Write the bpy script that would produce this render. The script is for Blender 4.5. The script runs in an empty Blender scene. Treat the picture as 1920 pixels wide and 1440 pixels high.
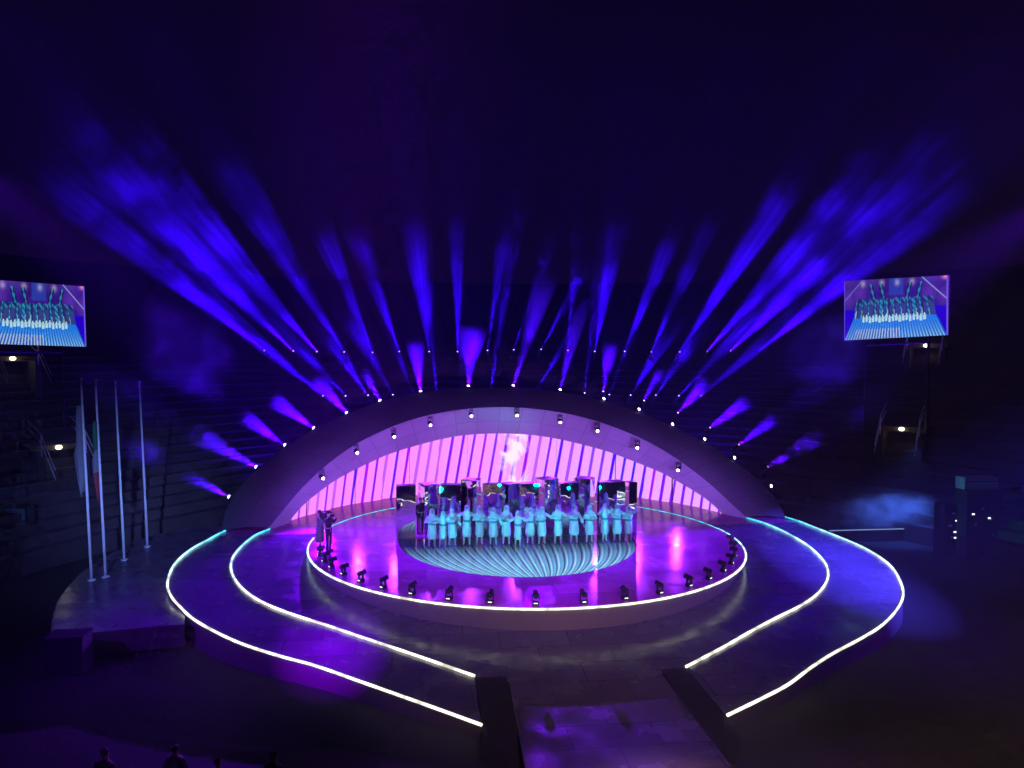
import bpy, bmesh, math, random
from mathutils import Vector, Matrix, Quaternion
import numpy as np
random.seed(7)
R = math.radians
scn = bpy.context.scene
col = scn.collection

# ---------------------------------------------------------------- camera
cam_data = bpy.data.cameras.new('camera')
cam = bpy.data.objects.new('camera', cam_data); col.objects.link(cam)
cam_data.sensor_width = 36.0
cam_data.lens = 1443.36 / 1920 * 36
cam_data.clip_end = 600
yaw, pitch, roll = 0.129, 0.0431, -0.0066
fwd = Vector((math.sin(yaw) * math.cos(pitch), math.cos(yaw) * math.cos(pitch), -math.sin(pitch)))
right = Vector((math.cos(yaw), -math.sin(yaw), 0))
up = right.cross(fwd)
right, up = (right * math.cos(roll) - up * math.sin(roll)), (right * math.sin(roll) + up * math.cos(roll))
m = Matrix.Identity(4)
for i in range(3):
    m[i][0], m[i][1], m[i][2] = right[i], up[i], -fwd[i]
m.translation = Vector((-5.361, -35.886, 8.932))
cam.matrix_world = m
scn.camera = cam

# ---------------------------------------------------------------- world, exposure
world = bpy.data.worlds.new('World'); scn.world = world
world.use_nodes = True
wn = world.node_tree.nodes; wl = world.node_tree.links
bg = wn['Background']
sky = wn.new('ShaderNodeTexSky'); sky.sky_type = 'NISHITA'; sky.sun_disc = False
sky.sun_elevation = R(-6); sky.sun_rotation = R(200)
glow = wn.new('ShaderNodeMix'); glow.data_type = 'RGBA'; glow.blend_type = 'ADD'
glow.inputs[0].default_value = 1.0
wl.new(sky.outputs[0], glow.inputs[6])
glow.inputs[7].default_value = (0.062, 0.016, 0.23, 1)      # stage light hanging in the night air
wl.new(glow.outputs[2], bg.inputs[0])
bg.inputs[1].default_value = 0.05
scn.view_settings.view_transform = 'Standard'
scn.view_settings.look = 'None'
scn.view_settings.exposure = 0.0
scn.view_settings.gamma = 1.0
cy = scn.cycles
cy.use_denoising = True
try:
    cy.denoiser = 'OPENIMAGEDENOISE'; cy.denoising_input_passes = 'RGB_ALBEDO_NORMAL'
    cy.denoising_prefilter = 'ACCURATE'
except Exception:
    pass
cy.max_bounces = 4; cy.diffuse_bounces = 1; cy.glossy_bounces = 3
cy.transmission_bounces = 2; cy.volume_bounces = 0; cy.transparent_max_bounces = 32
cy.caustics_reflective = False; cy.caustics_refractive = False
cy.sample_clamp_indirect = 4.0; cy.sample_clamp_direct = 0.0
cy.use_light_tree = True; cy.volume_step_rate = 1.5
cy.use_adaptive_sampling = True; cy.adaptive_threshold = .04; cy.adaptive_min_samples = 20

# ---------------------------------------------------------------- helpers
def mesh_obj(name, verts, faces, mat=None, parent=None, smooth=False, loc=None):
    me = bpy.data.meshes.new(name)
    me.from_pydata([tuple(v) for v in verts], [], faces); me.update()
    if smooth:
        me.polygons.foreach_set('use_smooth', [True] * len(me.polygons))
    return link(name, me, mat, parent, loc)

def link(name, me, mat=None, parent=None, loc=None):
    o = bpy.data.objects.new(name, me); col.objects.link(o)
    if mat is not None and len(me.materials) == 0:
        me.materials.append(mat)
    if parent is not None: o.parent = parent
    if loc is not None: o.location = loc
    return o

def empty(name, loc=(0, 0, 0), rz=0.0):
    o = bpy.data.objects.new(name, None); col.objects.link(o)
    o.empty_display_size = 0.2; o.location = loc; o.rotation_euler = (0, 0, rz)
    return o

def tag(o, label=None, cat=None, group=None, kind=None):
    if label: o['label'] = label
    if cat: o['category'] = cat
    if group: o['group'] = group
    if kind: o['kind'] = kind
    return o

class MB:
    """collects vertices and faces of one mesh"""
    def __init__(s): s.v = []; s.f = []
    def add(s, v, f):
        n = len(s.v); s.v += [Vector(p) for p in v]; s.f += [[i + n for i in q] for q in f]; return s
    def box(s, c, d, rot=None, taper=1.0):
        x, y, z = d[0] / 2, d[1] / 2, d[2] / 2
        P = [Vector((a * x * (taper if k > 0 else 1), b * y * (taper if k > 0 else 1), k * z)) for k in (-1, 1) for a, b in ((-1, -1), (1, -1), (1, 1), (-1, 1))]
        if rot is not None: P = [rot @ p for p in P]
        c = Vector(c)
        return s.add([p + c for p in P], [[3, 2, 1, 0], [4, 5, 6, 7], [0, 1, 5, 4], [1, 2, 6, 5], [2, 3, 7, 6], [3, 0, 4, 7]])
    def tube(s, path, rad, n=10, sx=1.0, sy=1.0, cap=True):
        path = [Vector(p) for p in path]; V = []; F = []
        if not hasattr(rad, '__len__'): rad = [rad] * len(path)
        ref = None
        for i, p in enumerate(path):
            t = (path[min(i + 1, len(path) - 1)] - path[max(i - 1, 0)]).normalized()
            if ref is None: ref = Vector((1, 0, 0)) if abs(t.x) < .9 else Vector((0, 1, 0))
            a = (ref - t * ref.dot(t)).normalized(); b = t.cross(a); ref = a
            for k in range(n):
                w = 2 * math.pi * k / n
                V.append(p + a * math.cos(w) * rad[i] * sx + b * math.sin(w) * rad[i] * sy)
        for i in range(len(path) - 1):
            for k in range(n):
                F.append([i * n + k, i * n + (k + 1) % n, (i + 1) * n + (k + 1) % n, (i + 1) * n + k])
        if cap:
            F.append(list(range(n))[::-1]); F.append([(len(path) - 1) * n + k for k in range(n)])
        return s.add(V, F)
    def rings(s, rows, n=20, cap=True, mod=None):
        """rows: (cx, cy, z, rx, ry)"""
        V = []; F = []
        for i, (cx, cy_, z, rx, ry) in enumerate(rows):
            for k in range(n):
                w = 2 * math.pi * k / n
                q = mod(i, w) if mod else 1.0
                V.append((cx + rx * q * math.cos(w), cy_ + ry * q * math.sin(w), z))
        for i in range(len(rows) - 1):
            for k in range(n):
                F.append([i * n + k, i * n + (k + 1) % n, (i + 1) * n + (k + 1) % n, (i + 1) * n + k])
        if cap:
            F.append(list(range(n))[::-1]); F.append([(len(rows) - 1) * n + k for k in range(n)])
        return s.add(V, F)
    def ball(s, c, r, nu=12, nv=8, shape=None):
        c = Vector(c); V = []; F = []
        for j in range(nv + 1):
            th = math.pi * j / nv
            for k in range(nu):
                w = 2 * math.pi * k / nu
                p = Vector((r[0] * math.sin(th) * math.cos(w), r[1] * math.sin(th) * math.sin(w), r[2] * math.cos(th)))
                if shape: p = shape(p)
                V.append(c + p)
        for j in range(nv):
            for k in range(nu):
                F.append([j * nu + k, (j + 1) * nu + k, (j + 1) * nu + (k + 1) % nu, j * nu + (k + 1) % nu])
        return s.add(V, F)
    def mesh(s, name, smooth=False):
        me = bpy.data.meshes.new(name)
        me.from_pydata([tuple(v) for v in s.v], [], s.f); me.update()
        if smooth: me.polygons.foreach_set('use_smooth', [True] * len(me.polygons))
        return me
    def build(s, name, mat=None, parent=None, smooth=False, loc=None):
        return link(name, s.mesh(name, smooth), mat, parent, loc)

def spline(pts, n=6):
    """Catmull-Rom through the points"""
    P = [Vector(p) for p in pts]; P = [P[0] * 2 - P[1]] + P + [P[-1] * 2 - P[-2]]
    out = []
    for i in range(1, len(P) - 2):
        for k in range(n):
            t = k / n
            a, b, c, d = P[i - 1], P[i], P[i + 1], P[i + 2]
            out.append(0.5 * ((2 * b) + (c - a) * t + (2 * a - 5 * b + 4 * c - d) * t * t + (3 * b - a - 3 * c + d) * t ** 3))
    out.append(P[-2]); return out

ORD = ['first', 'second', 'third', 'fourth', 'fifth', 'sixth', 'seventh', 'eighth', 'ninth', 'tenth', 'eleventh', 'twelfth', 'thirteenth',
       'fourteenth', 'fifteenth', 'sixteenth', 'seventeenth', 'eighteenth', 'nineteenth', 'twentieth']

# ---------------------------------------------------------------- materials
def nt(name):
    mt = bpy.data.materials.new(name); mt.use_nodes = True
    return mt, mt.node_tree.nodes, mt.node_tree.links, mt.node_tree.nodes['Principled BSDF']

def mth(N, L, op, a, b=None, c=None):
    n = N.new('ShaderNodeMath'); n.operation = op
    for i, v in enumerate((a, b, c)):
        if v is None: continue
        if isinstance(v, (int, float)): n.inputs[i].default_value = v
        else: L.new(v, n.inputs[i])
    return n.outputs[0]

def surf(name, base, rough=0.5, metal=0.0, var=0.25, scale=1.5, bump=0.0, bscale=8.0, spec=0.5, rvar=0.0, seams=None):
    mt, N, L, P = nt(name)
    P.inputs['Roughness'].default_value = rough; P.inputs['Metallic'].default_value = metal
    P.inputs['Specular IOR Level'].default_value = spec
    tc = N.new('ShaderNodeTexCoord')
    no = N.new('ShaderNodeTexNoise'); no.inputs['Scale'].default_value = scale; no.inputs['Detail'].default_value = 6
    no.inputs['Roughness'].default_value = 0.65
    L.new(tc.outputs['Object'], no.inputs['Vector'])
    mx = N.new('ShaderNodeMix'); mx.data_type = 'RGBA'
    mx.inputs[6].default_value = tuple(c * (1 - var) for c in base) + (1,)
    mx.inputs[7].default_value = tuple(min(1, c * (1 + var)) for c in base) + (1,)
    L.new(no.outputs[0], mx.inputs[0])
    outc = mx.outputs[2]
    if seams:
        br = N.new('ShaderNodeTexBrick'); br.inputs['Scale'].default_value = 1.0
        br.inputs['Brick Width'].default_value = seams[0]; br.inputs['Row Height'].default_value = seams[1]
        br.inputs['Mortar Size'].default_value = seams[2]; br.inputs['Mortar Smooth'].default_value = 0.2
        br.inputs['Color1'].default_value = (1, 1, 1, 1); br.inputs['Color2'].default_value = (.72, .72, .72, 1); br.inputs['Mortar'].default_value = (.3, .3, .3, 1)
        L.new(tc.outputs['Object'], br.inputs['Vector'])
        m2 = N.new('ShaderNodeMix'); m2.data_type = 'RGBA'; m2.blend_type = 'MULTIPLY'; m2.inputs[0].default_value = 1
        L.new(outc, m2.inputs[6]); L.new(br.outputs[0], m2.inputs[7]); outc = m2.outputs[2]
    L.new(outc, P.inputs['Base Color'])
    if rvar:
        n2 = N.new('ShaderNodeTexNoise'); n2.inputs['Scale'].default_value = 0.9; n2.inputs['Detail'].default_value = 8
        L.new(tc.outputs['Object'], n2.inputs['Vector'])
        mr = N.new('ShaderNodeMapRange'); mr.inputs[1].default_value = .3; mr.inputs[2].default_value = .7
        mr.inputs[3].default_value = max(0.02, rough - rvar); mr.inputs[4].default_value = rough + rvar
        L.new(n2.outputs[0], mr.inputs[0]); L.new(mr.outputs[0], P.inputs['Roughness'])
    if bump:
        nb = N.new('ShaderNodeTexNoise'); nb.inputs['Scale'].default_value = bscale; nb.inputs['Detail'].default_value = 5
        L.new(tc.outputs['Object'], nb.inputs['Vector'])
        b = N.new('ShaderNodeBump'); b.inputs['Strength'].default_value = bump; b.inputs['Distance'].default_value = 0.05
        L.new(nb.outputs[0], b.inputs['Height']); L.new(b.outputs[0], P.inputs['Normal'])
    return mt

def glowmat(name, colr, strength):
    mt, N, L, P = nt(name)
    P.inputs['Base Color'].default_value = (0.02, 0.02, 0.02, 1)
    P.inputs['Emission Color'].default_value = tuple(colr) + (1,); P.inputs['Emission Strength'].default_value = strength
    return mt

M = {}
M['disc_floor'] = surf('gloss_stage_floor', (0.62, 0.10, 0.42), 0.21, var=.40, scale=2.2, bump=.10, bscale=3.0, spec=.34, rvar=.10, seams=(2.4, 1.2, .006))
M['disc_floor'].node_tree.nodes['Principled BSDF'].inputs['Specular Tint'].default_value = (.28, .11, 1.0, 1)   # reflections tinted violet
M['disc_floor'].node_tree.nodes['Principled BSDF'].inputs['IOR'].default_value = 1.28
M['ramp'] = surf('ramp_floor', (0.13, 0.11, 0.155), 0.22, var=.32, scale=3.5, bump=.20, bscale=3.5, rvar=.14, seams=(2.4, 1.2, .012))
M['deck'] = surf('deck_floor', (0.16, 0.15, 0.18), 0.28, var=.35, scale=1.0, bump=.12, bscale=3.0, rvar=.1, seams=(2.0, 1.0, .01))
M['fascia'] = surf('painted_fascia', (0.26, 0.21, 0.22), 0.6, var=.15, scale=3)
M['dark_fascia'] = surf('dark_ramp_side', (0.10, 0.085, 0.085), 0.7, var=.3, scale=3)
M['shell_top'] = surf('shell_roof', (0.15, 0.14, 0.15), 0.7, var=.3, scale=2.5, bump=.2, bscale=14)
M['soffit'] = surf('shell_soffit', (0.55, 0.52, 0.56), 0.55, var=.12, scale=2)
M['ground'] = surf('arena_ground', (0.022, 0.021, 0.022), 0.8, var=.4, scale=.6, bump=.3, bscale=6)
M['stone'] = surf('tier_stone', (0.06, 0.046, 0.042), 0.9, var=.75, scale=.5, bump=.5, bscale=5)
M['black'] = surf('black_metal', (0.018, 0.018, 0.02), 0.42, var=.3, scale=6)
M['blackmatte'] = surf('black_cloth', (0.02, 0.02, 0.022), 0.85, var=.3, scale=8)
M['coat'] = surf('grey_green_coat', (0.10, 0.13, 0.12), 0.8, var=.3, scale=5)
M['steel'] = surf('pole_paint', (0.78, 0.78, 0.80), 0.4, var=.1)
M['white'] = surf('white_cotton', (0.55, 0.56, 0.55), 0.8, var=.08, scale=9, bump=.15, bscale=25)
M['belt'] = surf('teal_sash', (0.07, 0.24, 0.25), 0.8, var=.15, scale=9)
M['skin'] = surf('skin', (0.55, 0.38, 0.30), 0.5, var=.08, scale=12)
M['hair'] = surf('dark_hair', (0.03, 0.02, 0.018), 0.6, var=.4, scale=20)
M['panelwhite'] = surf('pale_case', (0.55, 0.58, 0.58), 0.5, var=.12)
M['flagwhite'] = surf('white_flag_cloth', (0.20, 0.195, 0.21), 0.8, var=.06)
M['flagred'] = surf('red_flag_cloth', (0.30, 0.02, 0.03), 0.8, var=.08)
M['flaggreen'] = surf('green_flag_cloth', (0.015, 0.13, 0.05), 0.8, var=.08)
M['lens'] = glowmat('beam_lens', (0.75, 0.62, 1.0), 14)
M['lens_small'] = glowmat('small_beam_lens', (0.70, 0.45, 1.0), 8)
M['lens_warm'] = glowmat('warm_lens', (1.0, 0.85, 0.95), 22)
M['lamp'] = glowmat('stair_lamp_glass', (1.0, 0.95, 0.62), 5)
M['tinylight'] = glowmat('indicator', (0.8, 0.95, 1.0), 2.0)
M['red'] = glowmat('red_doorway_lamp', (1.0, 0.22, 0.08), 0.35)

# mirror with slightly wavy sheet
mt, N, L, P = nt('mirror_sheet')
P.inputs['Metallic'].default_value = 1; P.inputs['Roughness'].default_value = 0.015; P.inputs['Base Color'].default_value = (.80, .82, .86, 1)
tc = N.new('ShaderNodeTexCoord'); no = N.new('ShaderNodeTexNoise'); no.inputs['Scale'].default_value = 1.6; no.inputs['Detail'].default_value = 1
L.new(tc.outputs['Object'], no.inputs['Vector'])
b = N.new('ShaderNodeBump'); b.inputs['Strength'].default_value = .22; b.inputs['Distance'].default_value = .05
L.new(no.outputs[0], b.inputs['Height']); L.new(b.outputs[0], P.inputs['Normal'])
M['mirror'] = mt

# led strip: programmable strip, cyan towards the arch
mt, N, L, P = nt('led_strip')
geo = N.new('ShaderNodeNewGeometry'); sp = N.new('ShaderNodeSeparateXYZ'); L.new(geo.outputs['Position'], sp.inputs[0])
mr = N.new('ShaderNodeMapRange'); mr.inputs[1].default_value = -6.0; mr.inputs[2].default_value = 2.5; L.new(sp.outputs[1], mr.inputs[0])
rp = N.new('ShaderNodeValToRGB'); L.new(mr.outputs[0], rp.inputs[0])
rp.color_ramp.elements[0].color = (1.0, 1.0, .80, 1)
ns = N.new('ShaderNodeTexNoise'); ns.inputs['Scale'].default_value = 2.2; ns.inputs['Detail'].default_value = 4; L.new(geo.outputs['Position'], ns.inputs['Vector'])
sm = N.new('ShaderNodeMapRange'); sm.inputs[1].default_value = .35; sm.inputs[2].default_value = .65; sm.inputs[3].default_value = .75; sm.inputs[4].default_value = 2.3
L.new(ns.outputs[0], sm.inputs[0]); L.new(sm.outputs[0], P.inputs['Emission Strength']); rp.color_ramp.elements[1].color = (.04, .62, .80, 1)
e = rp.color_ramp.elements.new(.45); e.color = (.62, .95, 1.0, 1)
P.inputs['Base Color'].default_value = (.05, .05, .05, 1)
L.new(rp.outputs[0], P.inputs['Emission Color']); P.inputs['Emission Strength'].default_value = 1.7
M['strip'] = mt

# LED wall: pink field, leaning purple and blue bars, white flame
mt, N, L, P = nt('led_wall_picture')
uv = N.new('ShaderNodeUVMap'); uv.uv_map = 'metres'
sp = N.new('ShaderNodeSeparateXYZ'); L.new(uv.outputs[0], sp.inputs[0])
s_, z_ = sp.outputs[0], sp.outputs[1]
ph = mth(N, L, 'DIVIDE', mth(N, L, 'SUBTRACT', s_, mth(N, L, 'MULTIPLY', z_, .17)), .70)
fr = mth(N, L, 'FRACT', ph); idx = mth(N, L, 'FLOOR', ph)
wn_ = N.new('ShaderNodeTexWhiteNoise'); wn_.noise_dimensions = '1D'; L.new(idx, wn_.inputs['W'])
wdt = mth(N, L, 'ADD', mth(N, L, 'MULTIPLY', wn_.outputs[0], .09), .20)
bar = mth(N, L, 'LESS_THAN', fr, wdt)
barc = N.new('ShaderNodeValToRGB'); barc.color_ramp.interpolation = 'CONSTANT'
L.new(mth(N, L, 'FRACT', mth(N, L, 'MULTIPLY', wn_.outputs[0], 7.3)), barc.inputs[0])
ce = barc.color_ramp.elements; ce[0].color = (.22, .0, 1, 1); ce[1].position = .35; ce[1].color = (.38, .0, .95, 1)
for p_, c_ in ((.6, (.55, .10, .90, 1)), (.8, (.10, .0, 1, 1))):
    q = ce.new(p_); q.color = c_
# blue bars towards the right of the wall
rgt = N.new('ShaderNodeMapRange'); rgt.inputs[1].default_value = 3; rgt.inputs[2].default_value = 8; L.new(s_, rgt.inputs[0])
rg2 = N.new('ShaderNodeMapRange'); rg2.inputs[1].default_value = 9.5; rg2.inputs[2].default_value = 8.8; L.new(s_, rg2.inputs[0])
bmix = N.new('ShaderNodeMix'); bmix.data_type = 'RGBA'; L.new(mth(N, L, 'MULTIPLY', mth(N, L, 'MULTIPLY', rgt.outputs[0], rg2.outputs[0]), .9), bmix.inputs[0])
L.new(barc.outputs[0], bmix.inputs[6]); bmix.inputs[7].default_value = (.02, .0, 1, 1)
field = N.new('ShaderNodeMix'); field.data_type = 'RGBA'
fl = N.new('ShaderNodeMapRange'); fl.inputs[1].default_value = -8; fl.inputs[2].default_value = 9; L.new(s_, fl.inputs[0]); L.new(fl.outputs[0], field.inputs[0])
field.inputs[6].default_value = (1.0, .27, 1.0, 1); field.inputs[7].default_value = (.86, .40, 1.0, 1)
pm = N.new('ShaderNodeMix'); pm.data_type = 'RGBA'; L.new(bar, pm.inputs[0]); L.new(field.outputs[2], pm.inputs[6]); L.new(bmix.outputs[2], pm.inputs[7])
# flame
nz = N.new('ShaderNodeTexNoise'); nz.inputs['Scale'].default_value = .55; nz.inputs['Detail'].default_value = 3; nz.inputs['Distortion'].default_value = 1.6
mp = N.new('ShaderNodeMapping'); mp.inputs['Scale'].default_value = (1.7, .8, 1); mp.inputs['Location'].default_value = (3.2, 1.0, 0); L.new(uv.outputs[0], mp.inputs[0]); L.new(mp.outputs[0], nz.inputs[0])
dx = mth(N, L, 'ABSOLUTE', mth(N, L, 'SUBTRACT', s_, 1.0))
env = N.new('ShaderNodeMapRange'); env.inputs[1].default_value = 1.7; env.inputs[2].default_value = .2; L.new(dx, env.inputs[0])
fm = N.new('ShaderNodeMapRange'); fm.inputs[1].default_value = .50; fm.inputs[2].default_value = .66
L.new(mth(N, L, 'ADD', mth(N, L, 'MULTIPLY', env.outputs[0], .22), mth(N, L, 'MULTIPLY', nz.outputs[0], .75)), fm.inputs[0])
flm = mth(N, L, 'MULTIPLY', mth(N, L, 'MULTIPLY', fm.outputs[0], env.outputs[0]), 1.5); 
cl = mth(N, L, 'MINIMUM', flm, .95)
fx = N.new('ShaderNodeMix'); fx.data_type = 'RGBA'; L.new(cl, fx.inputs[0]); L.new(pm.outputs[2], fx.inputs[6]); fx.inputs[7].default_value = (1, .88, 1, 1)
P.inputs['Base Color'].default_value = (.02, .02, .02, 1); P.inputs['Roughness'].default_value = .5
L.new(fx.outputs[2], P.inputs['Emission Color']); P.inputs['Emission Strength'].default_value = 1.05
M['ledwall'] = mt

# LED floor: meridian lines running together towards the front
mt, N, L, P = nt('led_floor_picture')
geo = N.new('ShaderNodeNewGeometry'); sp = N.new('ShaderNodeSeparateXYZ'); L.new(geo.outputs['Position'], sp.inputs[0])
X, Y = sp.outputs[0], sp.outputs[1]
yn = mth(N, L, 'DIVIDE', mth(N, L, 'SUBTRACT', Y, .4), 7.35)
g = mth(N, L, 'SQRT', mth(N, L, 'MAXIMUM', mth(N, L, 'SUBTRACT', 1.0, mth(N, L, 'MULTIPLY', yn, yn)), .004))
lon = mth(N, L, 'DIVIDE', mth(N, L, 'ADD', X, .3), g)
ph = mth(N, L, 'DIVIDE', lon, .46)
fr = mth(N, L, 'FRACT', ph); idx = mth(N, L, 'FLOOR', ph)
wn_ = N.new('ShaderNodeTexWhiteNoise'); wn_.noise_dimensions = '1D'; L.new(idx, wn_.inputs['W'])
rp = N.new('ShaderNodeValToRGB'); L.new(fr, rp.inputs[0]); rp.color_ramp.interpolation = 'LINEAR'
ce = rp.color_ramp.elements; ce[0].position = 0.0; ce[0].color = (.42, .82, .95, 1); ce[1].position = 1.0; ce[1].color = (.02, .10, .25, 1)
for p_, c_ in ((.10, (.55, .90, 1, 1)), (.20, (.06, .36, .60, 1)), (.52, (.12, .50, .74, 1)), (.60, (.55, .45, .65, 1)), (.68, (.02, .12, .26, 1)), (.86, (.02, .13, .28, 1)), (.95, (.35, .8, .95, 1))):
    q = ce.new(p_); q.color = c_
fa = N.new('ShaderNodeMapRange'); fa.inputs[1].default_value = -1.0; fa.inputs[2].default_value = -4.6; fa.inputs[3].default_value = .02; fa.inputs[4].default_value = 1.0; L.new(Y, fa.inputs[0])
P.inputs['Base Color'].default_value = (.03, .03, .045, 1); P.inputs['Roughness'].default_value = .12
L.new(rp.outputs[0], P.inputs['Emission Color']); L.new(mth(N, L, 'MULTIPLY', fa.outputs[0], .95), P.inputs['Emission Strength'])
M['ledfloor'] = mt

def smoke_mat(name, dens, lo, hi, streak, nscale, g0, g1, f0):
    mt = bpy.data.materials.new(name); mt.use_nodes = True
    N, L = mt.node_tree.nodes, mt.node_tree.links
    for n in list(N):
        if n.type == 'BSDF_PRINCIPLED': N.remove(n)
    out = [n for n in N if n.type == 'OUTPUT_MATERIAL'][0]
    vs = N.new('ShaderNodeVolumePrincipled'); vs.inputs['Color'].default_value = (1, 1, 1, 1); vs.inputs['Anisotropy'].default_value = 0.0
    tc = N.new('ShaderNodeTexCoord'); sp = N.new('ShaderNodeSeparateXYZ'); L.new(tc.outputs['Object'], sp.inputs[0])
    oi = N.new('ShaderNodeObjectInfo')
    geo = N.new('ShaderNodeNewGeometry')
    # drifting clumps
    n1 = N.new('ShaderNodeTexNoise'); n1.inputs['Scale'].default_value = nscale; n1.inputs['Detail'].default_value = 1.5
    L.new(geo.outputs['Position'], n1.inputs['Vector'])
    c1 = N.new('ShaderNodeMapRange'); c1.inputs[1].default_value = lo; c1.inputs[2].default_value = hi; c1.inputs[3].default_value = .12; c1.inputs[4].default_value = 1.0
    L.new(n1.outputs[0], c1.inputs[0])
    # streaks along the beam: the broken-up light is put into the smoke density
    zz = mth(N, L, 'ADD', sp.outputs[2], .03)
    cb = N.new('ShaderNodeCombineXYZ')
    L.new(mth(N, L, 'DIVIDE', sp.outputs[0], zz), cb.inputs[0]); L.new(mth(N, L, 'DIVIDE', sp.outputs[1], zz), cb.inputs[1])
    L.new(mth(N, L, 'MULTIPLY', oi.outputs['Random'], 50.0), cb.inputs[2])
    n2 = N.new('ShaderNodeTexNoise'); n2.inputs['Scale'].default_value = 2.9; n2.inputs['Detail'].default_value = 0; L.new(cb.outputs[0], n2.inputs['Vector'])
    c2 = N.new('ShaderNodeMapRange'); c2.inputs[1].default_value = .42; c2.inputs[2].default_value = .60; c2.inputs[3].default_value = 1 - streak; c2.inputs[4].default_value = 1.0
    L.new(n2.outputs[0], c2.inputs[0])
    # density fades at the cone's far end, so the beam dies away
    fe = N.new('ShaderNodeMapRange'); fe.interpolation_type = 'SMOOTHSTEP'; fe.inputs[1].default_value = 1.0; fe.inputs[2].default_value = f0; L.new(sp.outputs[2], fe.inputs[0])
    gr = mth(N, L, 'ADD', mth(N, L, 'MULTIPLY', sp.outputs[2], g1), g0)
    d = mth(N, L, 'MULTIPLY', mth(N, L, 'MULTIPLY', c1.outputs[0], c2.outputs[0]), mth(N, L, 'MULTIPLY', fe.outputs[0], gr))
    L.new(mth(N, L, 'MULTIPLY', d, dens), vs.inputs['Density'])
    L.new(vs.outputs[0], out.inputs['Volume'])
    return mt
M['smoke_far'] = smoke_mat('beam_smoke', .10, .40, .62, .93, .32, .45, 1.4, .40)
M['smoke_near'] = smoke_mat('low_smoke', .30, .34, .60, .20, .5, .9, .3, .60)

# ---------------------------------------------------------------- ground and stage floors
def zf(v): return 0.0 if v >= 2 else -0.077 * (2 - v)

g = mesh_obj('ground', [(-74, -79, -1.7), (74, -79, -1.7), (74, 69, -1.7), (-74, 69, -1.7)], [[0, 1, 2, 3]], M['ground'])
tag(g, kind='structure', label='dark arena ground around the stage')

LO = [(-14.43, 2.9), (-14.75, 1.6), (-15.25, 0.0), (-15.4, -1.9), (-15.05, -4.0), (-14.5, -5.4), (-13.85, -6.5), (-13.1, -7.6), (-12.06, -8.75), (-10.92, -9.8), (-9.6, -10.75), (-8.4, -11.5), (-7.1, -12.5), (-5.75, -13.55), (-4.66, -14.4), (-3.47, -15.35)]
LI = [(-12.35, 3.05), (-12.82, 1.8), (-13.1, .3), (-13.15, -1.3), (-12.88, -2.75), (-12.37, -4.1), (-11.74, -5.26), (-11.0, -6.25), (-10.1, -7.15), (-9.2, -7.9), (-8.3, -8.6), (-7.15, -9.55), (-6.04, -10.45), (-4.9, -11.4), (-3.45, -12.64)]
RI = [(12.45, 3.2), (12.95, 1.6), (13.25, .2), (13.33, -1.75), (12.98, -3.75), (12.43, -5.1), (11.69, -6.25), (10.61, -7.45), (9.4, -8.45), (8.05, -9.35), (6.6, -10.35), (5.04, -11.5), (3.3, -12.7)]
RO = [(14.65, 3.15), (15.07, 1.3), (15.51, -.38), (15.87, -2.32), (15.7, -4.4), (14.96, -6.3), (14.02, -7.9), (12.75, -9.3), (11.35, -10.5), (9.91, -11.45), (8.5, -12.3), (7.2, -13.2), (6.01, -14.1), (4.74, -14.85), (3.47, -15.55)]
def curve2(pts, n=5): return [(p.x, p.y) for p in spline([(a, b, 0) for a, b in pts], n)]
cLO, cLI, cRI, cRO = curve2(LO), curve2(LI), curve2(RI), curve2(RO)

# sloping part of the floor (one plane) : v from 2 down to the front
TF = -30.0
poly = [p for p in cLO if p[1] < 2.0]
poly = [(-14.65, 2.0)] + poly + [(-3.45, -12.64), (-2.75, -12.66), (-2.52, -12.75), (-2.44, -13.0), (-2.5, -15.4)]
poly += [(2.5, -15.4), (2.42, -13.0), (2.5, -12.8), (2.8, -12.72), (3.3, -12.7)] + [p for p in reversed(cRO) if p[1] < 2.0] + [(14.95, 2.0)]
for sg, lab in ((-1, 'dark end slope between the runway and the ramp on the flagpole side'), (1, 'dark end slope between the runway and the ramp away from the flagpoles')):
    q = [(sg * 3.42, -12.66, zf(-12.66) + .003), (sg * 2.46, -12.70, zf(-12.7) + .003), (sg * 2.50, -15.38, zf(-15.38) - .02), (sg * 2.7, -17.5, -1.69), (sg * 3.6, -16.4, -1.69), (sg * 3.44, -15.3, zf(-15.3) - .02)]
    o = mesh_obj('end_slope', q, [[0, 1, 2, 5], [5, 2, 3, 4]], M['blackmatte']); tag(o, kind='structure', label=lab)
ramp = mesh_obj('ramp_floor', [(a, b_, zf(b_)) for a, b_ in poly], [list(range(len(poly)))], M['ramp'])
tag(ramp, kind='structure', label='grey sloping ramp floor around the round stage')
runway = mesh_obj('runway', [(-2.5, -15.4, zf(-15.4)), (2.5, -15.4, zf(-15.4)), (2.65, -30, zf(-15.4) - .12), (-3.1, -30, zf(-15.4) - .12)], [[0, 1, 2, 3]], M['ramp'])
tag(runway, kind='structure', label='flat runway leading from the stage towards the audience')
back = [(-14.65, 2.0), (14.95, 2.0)] + [(14.75 * math.cos(R(a)), max(2.4, 14.75 * math.sin(R(a)))) for a in range(11, 170, 6)]
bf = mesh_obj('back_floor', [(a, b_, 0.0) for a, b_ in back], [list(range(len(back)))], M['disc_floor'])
tag(bf, kind='structure', label='glossy level floor below the arch behind the round stage')

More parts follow.
